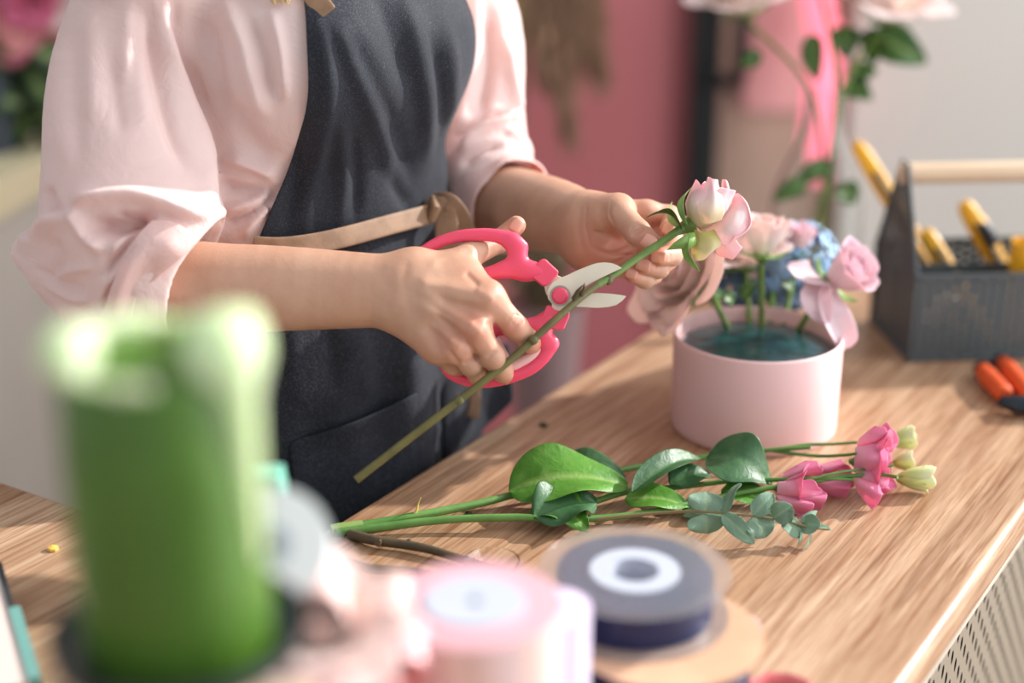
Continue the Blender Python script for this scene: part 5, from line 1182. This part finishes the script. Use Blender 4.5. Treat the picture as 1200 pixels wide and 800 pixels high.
vr('white rose at the top right of the bottle, with broad green leaves', (1035, 22, D), .042, .055, M_white, nk+V3(.020, 0, 0), [(P(1020, 40, D), P(1086, 74, D), .060, (-.2, -1, .5)), (P(1012, 60, D), P(1032, 30, D+.02), .03, (-.2, -1, .5)), (P(1000, 85, D-.02), P(1030, 84, D-.03), .030, (0, -1, .6)), (P(990, 95, D-.02), P(1022, 118, D-.04), .036, (0, -1, .3)), (P(1030, 50, D-.01), P(1024, 76, D-.03), .040, (-.6, -1, .2))], 51, (.15, -.3, 1))
vr('cream rosebud leaning left out of the bottle', (876, 16, D-.05), .034, .05, M_white, nk+V3(-.014, -.005, .0), [(P(890, 64, D-.05), P(868, 78, D-.05), .026, (0, -1, .3)), (P(893, 70, D-.05), P(874, 60, D-.05), .018, (0, -1, .3))], 52, (-.25, -.2, 1))
vr('pale rose out of view above the bottle, its dark leaf hanging down', (962, -22, D-.02), .034, .05, M_white, nk+V3(.014, -.008, 0), [(P(952, 40, D-.08), P(958, 96, D-.09), .034, (-.5, -1, 0)), (P(985, 30, D), P(992, 70, D), .05, (.3, -1, 0)), (P(975, 190, D-.06), P(925, 222, D-.08), .03, (0, -.8, .8)), (P(945, 215, D-.1), P(905, 236, D-.1), .03, (0, -.8, .8)), (P(985, 215, D-.08), P(1000, 240, D-.08), .04, (0, -.8, .8))], 53)

# ================================================================== ROOM
M_floor = mat('grey_floor', (126, 114, 106), .5, (140, 128, 118), 3)
def sbox(name, c, size, m, rz=0, bevel=0):
    o = MB().box((0, 0, 0), size).build(name, m, bevel=bevel, smooth=False); o.location = c; o.rotation_euler = (0, 0, rz); o['kind'] = 'structure'; return o
sbox('floor', (0, 1.6, -.02), (8, 8, .04), M_floor)
M_wpink = mat('dusty_pink_paint', (184, 104, 108), .55, (190, 110, 114), 2); M_wgrey = mat('light_grey_paint', (210, 205, 196), .7, (214, 209, 200), 2); M_wbei = mat('beige_plaster', (190, 164, 146), .8, (176, 150, 132), 5)
YB = 3.05
def WX(px, y=YB): return (px-600)/FPX*((y*cp)+.35*sp_)
XP0, XP1, XG = WX(330), WX(812), WX(1002)
sbox('wall_back', ((XP0+XP1)/2, YB+.05, 1.35), (XP1-XP0, .1, 2.7), M_wpink)
sbox('wall_back', ((WX(846)+XG)/2, YB+.06, 1.35), (XG-WX(846), .1, 2.7), M_wbei)
sbox('wall_back', ((XG+2.4)/2, YB+.02, 1.35), (2.4-XG, .14, 2.7), M_wgrey)
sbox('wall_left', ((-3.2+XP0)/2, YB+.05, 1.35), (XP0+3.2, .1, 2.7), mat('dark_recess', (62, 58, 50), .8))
M_frame = mat('black_steel', (18, 26, 28), .4)
dfx = (XP1+WX(846))/2
dr = sbox('door_1', (dfx, YB-.01, 1.2), (WX(846)-XP1, .09, 2.4), M_frame, bevel=.004)
hz_ = P(850, 92, 2.95)
MB().tube([Vector((dfx, YB-.055, hz_.z+.16)), Vector((dfx+.045, YB-.10, hz_.z+.16)), Vector((WX(864), YB-.11, hz_.z+.14)), Vector((WX(864), YB-.11, hz_.z+.01)), Vector((WX(860), YB-.10, hz_.z-.01)), Vector((dfx, YB-.055, hz_.z-.01))], .016, 8).build('door_handle', M_frame, dr)
# neon tube on the beige wall
neo = empty('neon_sign', (WX(958, YB-.08), YB-.03, 1.2), 'glowing pink tube light on the wall behind the glass bottle', 'neon light')
M_neon = mat('neon_pink', (255, 96, 128), .3, emis=1.15)
M_neon.node_tree.nodes['Principled BSDF'].inputs['Emission Color'].default_value = lin((255, 140, 160))
MB().tube([P(968, 30, 2.86), P(964, 110, 2.86), P(958, 175, 2.87), P(962, 214, 2.87)], [.030, .034, .034, .018], 16).build('tube', M_neon, neo)
MB().tube([P(956, -20, 2.90), P(962, 30, 2.90), P(976, 60, 2.90)], [.03, .028, .012], 16).build('tube', M_neon, neo)
sbox('wall_glow_pink', (WX(918), YB-.005, 1.40), (WX(958)-WX(876), .02, 1.05), mat('pink_glow_paint', (226, 170, 168), .6)).name = 'trim_glow_1'  # neon's pink glow on the wall, painted as a flat panel
# dried pampas bunch hung upside down
pam = empty('hanging_pampas_bunch', P(640, -60, 2.75), 'brown dried pampas grass hanging against the pink wall', 'dried grass')
M_pam = mat('pampas', (128, 98, 78), .9, (158, 124, 98), 30); M_pam2 = mat('dry_leaf', (150, 122, 84), .9)
rp = random.Random(4)
for a, b, w in (((645, -80), (664, 128), .10), ((625, -80), (635, 60), .09), ((668, -80), (695, 60), .10), ((600, -80), (606, 90), .05), ((610, -80), (598, 50), .05), ((690, -60), (690, 20), .08)):
    mb = MB(); A0 = P(*a, 2.72+rp.uniform(-.05, .05)); B0 = P(*b, 2.76+rp.uniform(-.05, .05))
    for k in range(200):
        t0 = rp.random()**.8; c = A0.lerp(B0, t0); r0 = w*.85*math.sin(min(1, .25+(1-t0))*PI*.5)*.5; d = V3(rp.uniform(-1, 1), rp.uniform(-1, 1), 0)*r0; e = c+d+(B0-A0).normalized()*.09
        mb.tube([c, c+d*.6+(B0-A0)*.03, e], [.003, .004, .001], 4)
    mb.build('plume', M_pam, pam)
for x0, y0, x1, y1 in ((606, -30, 604, 60),): leaf(P(x0, y0, 2.7), P(x1, y1, 2.72), .06, (0, -1, 0), M_pam2, pam, 'dry_blade', fold=.3)
# left: grey cabinet with cream top, flower pots on it
M_cream = mat('cream_edge', (226, 214, 176), .5); M_gcab = mat('grey_cabinet', (198, 192, 180), .5, (204, 198, 186), 3)
yl = 2.15
lc = P(0, 185, 2.35); 
lcab = empty('side_cabinet', (-1.2, 2.25, 0), 'grey side cabinet with a cream top behind the florist', 'cabinet')
ca = P(-60, 222, 2.15); cb_ = P(75, 168, 2.55); zt = (ca.z+cb_.z)/2
ca.z = cb_.z = zt
dd = (cb_-ca); dd.z = 0; L_ = dd.length; dn = dd.normalized(); nn_ = V3(-dn.y, dn.x, 0); rzc = math.atan2(dn.y, dn.x)
def lc_part(nm, u0, u1, w0, w1, z0, z1, m, bev=.004):
    o = MB().box(((u0+u1)/2, (w0+w1)/2, (z0+z1)/2), (u1-u0, w1-w0, z1-z0)).build(nm, m, None, bevel=bev, smooth=False); o.location = (ca.x, ca.y, 0); o.rotation_euler = (0, 0, rzc); o.parent = lcab; o.matrix_parent_inverse = world_of(lcab).inverted(); return o
lc_part('top', -.5, L_+.02, -.03, .55, zt-.058, zt, M_cream); lc_part('body', -.5, L_, 0, .53, .12, zt-.062, M_gcab); lc_part('plinth', -.48, L_-.02, .04, .5, 0, .12, M_blk)
fg = MB().lathe([(0, 0), (.026, 0), (.028, .13), (.025, .13), (.024, .01), (0, .008)], T(-2, 178, zt), seg=32).build('flower_pot', mat('slate_pot', (52, 60, 70), .5)); tag(fg, 'slate cylinder pot on the cream topped cabinet', 'pot')
pc_ = T(-2, 178, zt)
bq = empty('foliage_bunch', pc_+V3(0, 0, .012), 'dark green foliage in the slate pot', 'foliage')
mb = MB()
for k in range(10): mb.tube([pc_+V3(0, 0, .012), pc_+V3(rp.uniform(-.012, .012), rp.uniform(-.012, .012), .13), pc_+V3(rp.uniform(-.02, .10), rp.uniform(-.03, .05), rp.uniform(.15, .20))], .003, 6)
mb.build('stems', M_stem, bq)
M_dg = leaf_mat('deep_foliage', (26, 50, 28), (50, 76, 36), (60, 100, 40))
for k in range(40):
    b = P(rp.uniform(8, 80), rp.uniform(35, 125), 2.42+rp.uniform(-.03, .08)); leaf(b, b+V3(rp.uniform(-.1, .1), rp.uniform(-.05, .05), rp.uniform(-.12, .04)), .06, (rp.uniform(-1, 1), -1, .3), M_dg, bq, 'leaf', nu=5, nv=7, seed=k)
M_hot = petal_mat('hot_pink_petal', (244, 176, 190), (236, 140, 170), (226, 116, 156), (245, 160, 185))
M_sal = petal_mat('salmon_petal', (244, 206, 190), (242, 190, 182), (234, 160, 160), (240, 130, 120))
for px, py, d, R, m, ax, lb in ((16, 6, 2.36, .040, M_sal, (.3, -1, .3), 'salmon pink flower at the top left, in the far bouquet'), (60, -8, 2.36, .034, M_white, (0, -1, .5), 'white flower in the far bouquet'), (84, 24, 2.40, .030, M_sal, (.3, -1, .1), 'dark salmon flower touching the pink sleeve, far bouquet'), (40, -2, 2.33, .026, M_hot, (0, -1, .2), 'hot pink flower between the salmon and the white one')):
    flower('flower', lb, 'flower', pc_+V3(rp.uniform(-.012, .012), rp.uniform(-.012, .012), .014), P(px, py, d), R, R*1.1, ax, m, L_FULL, seed=int(px)+60, sr=.003, mid=pc_+V3(rp.uniform(-.008, .008), 0, .125), sepals=False)
rl = empty('hanging_ribbon_loop', P(20, 60, 2.26), 'thin mauve ribbon loop hanging from the far bouquet', 'ribbon')
loopband([P(41, 5, 2.26), P(41, 35, 2.25), P(35, 58, 2.24), P(18, 72, 2.24), P(0, 70, 2.24), P(-20, 50, 2.26)], .016, mat('mauve_ribbon', (176, 96, 116), .5), 'band', rl, wd=(0, -.3, 1))
# tall frosted floor vase of dry grass beyond the scissors
vz = P(640, 352, 2.3); gh = empty('floor_vase', (vz.x, vz.y, 0), 'tall frosted vase standing on the floor beyond the scissors, by the pink wall', 'vase')
M_gst = mat('frosted_plastic', (206, 176, 176), .3, trans=.5, ior=1.2)
MB().lathe([(0, .001), (.050, .001), (.056, .01), (.050, .20), (.046, .40), (.052, vz.z-.10), (.060, vz.z), (.056, vz.z), (.048, vz.z-.10), (.042, .40), (.046, .20), (.050, .02), (0, .012)], V3(vz.x, vz.y, 0), seg=48).build('body', M_gst, gh)
dg = empty('dry_grass', (vz.x, vz.y, .02), 'olive brown dry grass standing in the tall floor vase', 'dried grass'); gm = MB()
for k in range(90):
    q = rp.uniform(0, 2*PI); r0 = rp.uniform(0, .028); r1 = rp.uniform(.02, .10); top_ = vz.z+rp.uniform(.02, .11)
    a = V3(vz.x+r0*math.cos(q), vz.y+r0*math.sin(q), .03); b_ = V3(vz.x+r0*math.cos(q), vz.y+r0*math.sin(q), vz.z-.02); c_ = V3(vz.x-.035+r1*math.cos(q), vz.y+r1*math.sin(q), top_)
    gm.tube([Vector(p) for p in spline([a, b_, c_], 9)], [.0015, .0015, .0015, .002, .002, .003, .005, .004, .001], 5)
gm.build('blades', mat('dry_grass', (104, 92, 68), .8, (134, 118, 88), 40), dg)
# right wall with a wide window that lets the sun in
sbox('wall_right', (2.35, .4, .45), (.1, 5.4, .9), M_wgrey); sbox('wall_right', (2.35, .4, 3.75), (.1, 5.4, .3), M_wgrey)
for y in (-1.6, 2.95): sbox('trim_2', (2.35, y, 2.25), (.08, .08, 2.7), M_frame)

# ================================================================== LIGHT
w = bpy.data.worlds.new('world'); SC.world = w; w.use_nodes = True
bg = w.node_tree.nodes['Background']; bg.inputs[0].default_value = (.93, .96, 1, 1); bg.inputs[1].default_value = .72
sd = V3(.88, .42, .53).normalized()
sun = bpy.data.lights.new('sun', 'SUN'); sun.energy = 6.3; sun.angle = math.radians(1.2); sun.color = (1, .965, .92)
so = bpy.data.objects.new('sun', sun); COL.objects.link(so); so.rotation_euler = sd.to_track_quat('Z', 'Y').to_euler()

wl = bpy.data.lights.new('window_fill', 'AREA'); wl.shape = 'RECTANGLE'; wl.size = 4.6; wl.size_y = 2.6; wl.energy = 115; wl.color = (.98, .985, 1)  # area lamp added at the unseen right window for soft side fill
wo = bpy.data.objects.new('window_fill', wl); COL.objects.link(wo); wo.location = (2.28, .7, 2.25); wo.rotation_euler = (0, math.radians(90), 0)
SC.view_settings.exposure = .0

for o in COL.objects:
    if o.parent or 'label' not in o: continue
    n_ = o.name.split('.')[0]
    if n_ == 'rose' and 'group' not in o and 'hand' not in o['label']: o['group'] = 'roses in the glass bottle'
    if n_ == 'utility_knife': o['group'] = 'yellow knives in the tool caddy'
    if n_ == 'ribbon_roll': o['group'] = 'ribbon rolls in the foreground'
    if n_ == 'flower': o['group'] = 'flowers of the far bouquet'
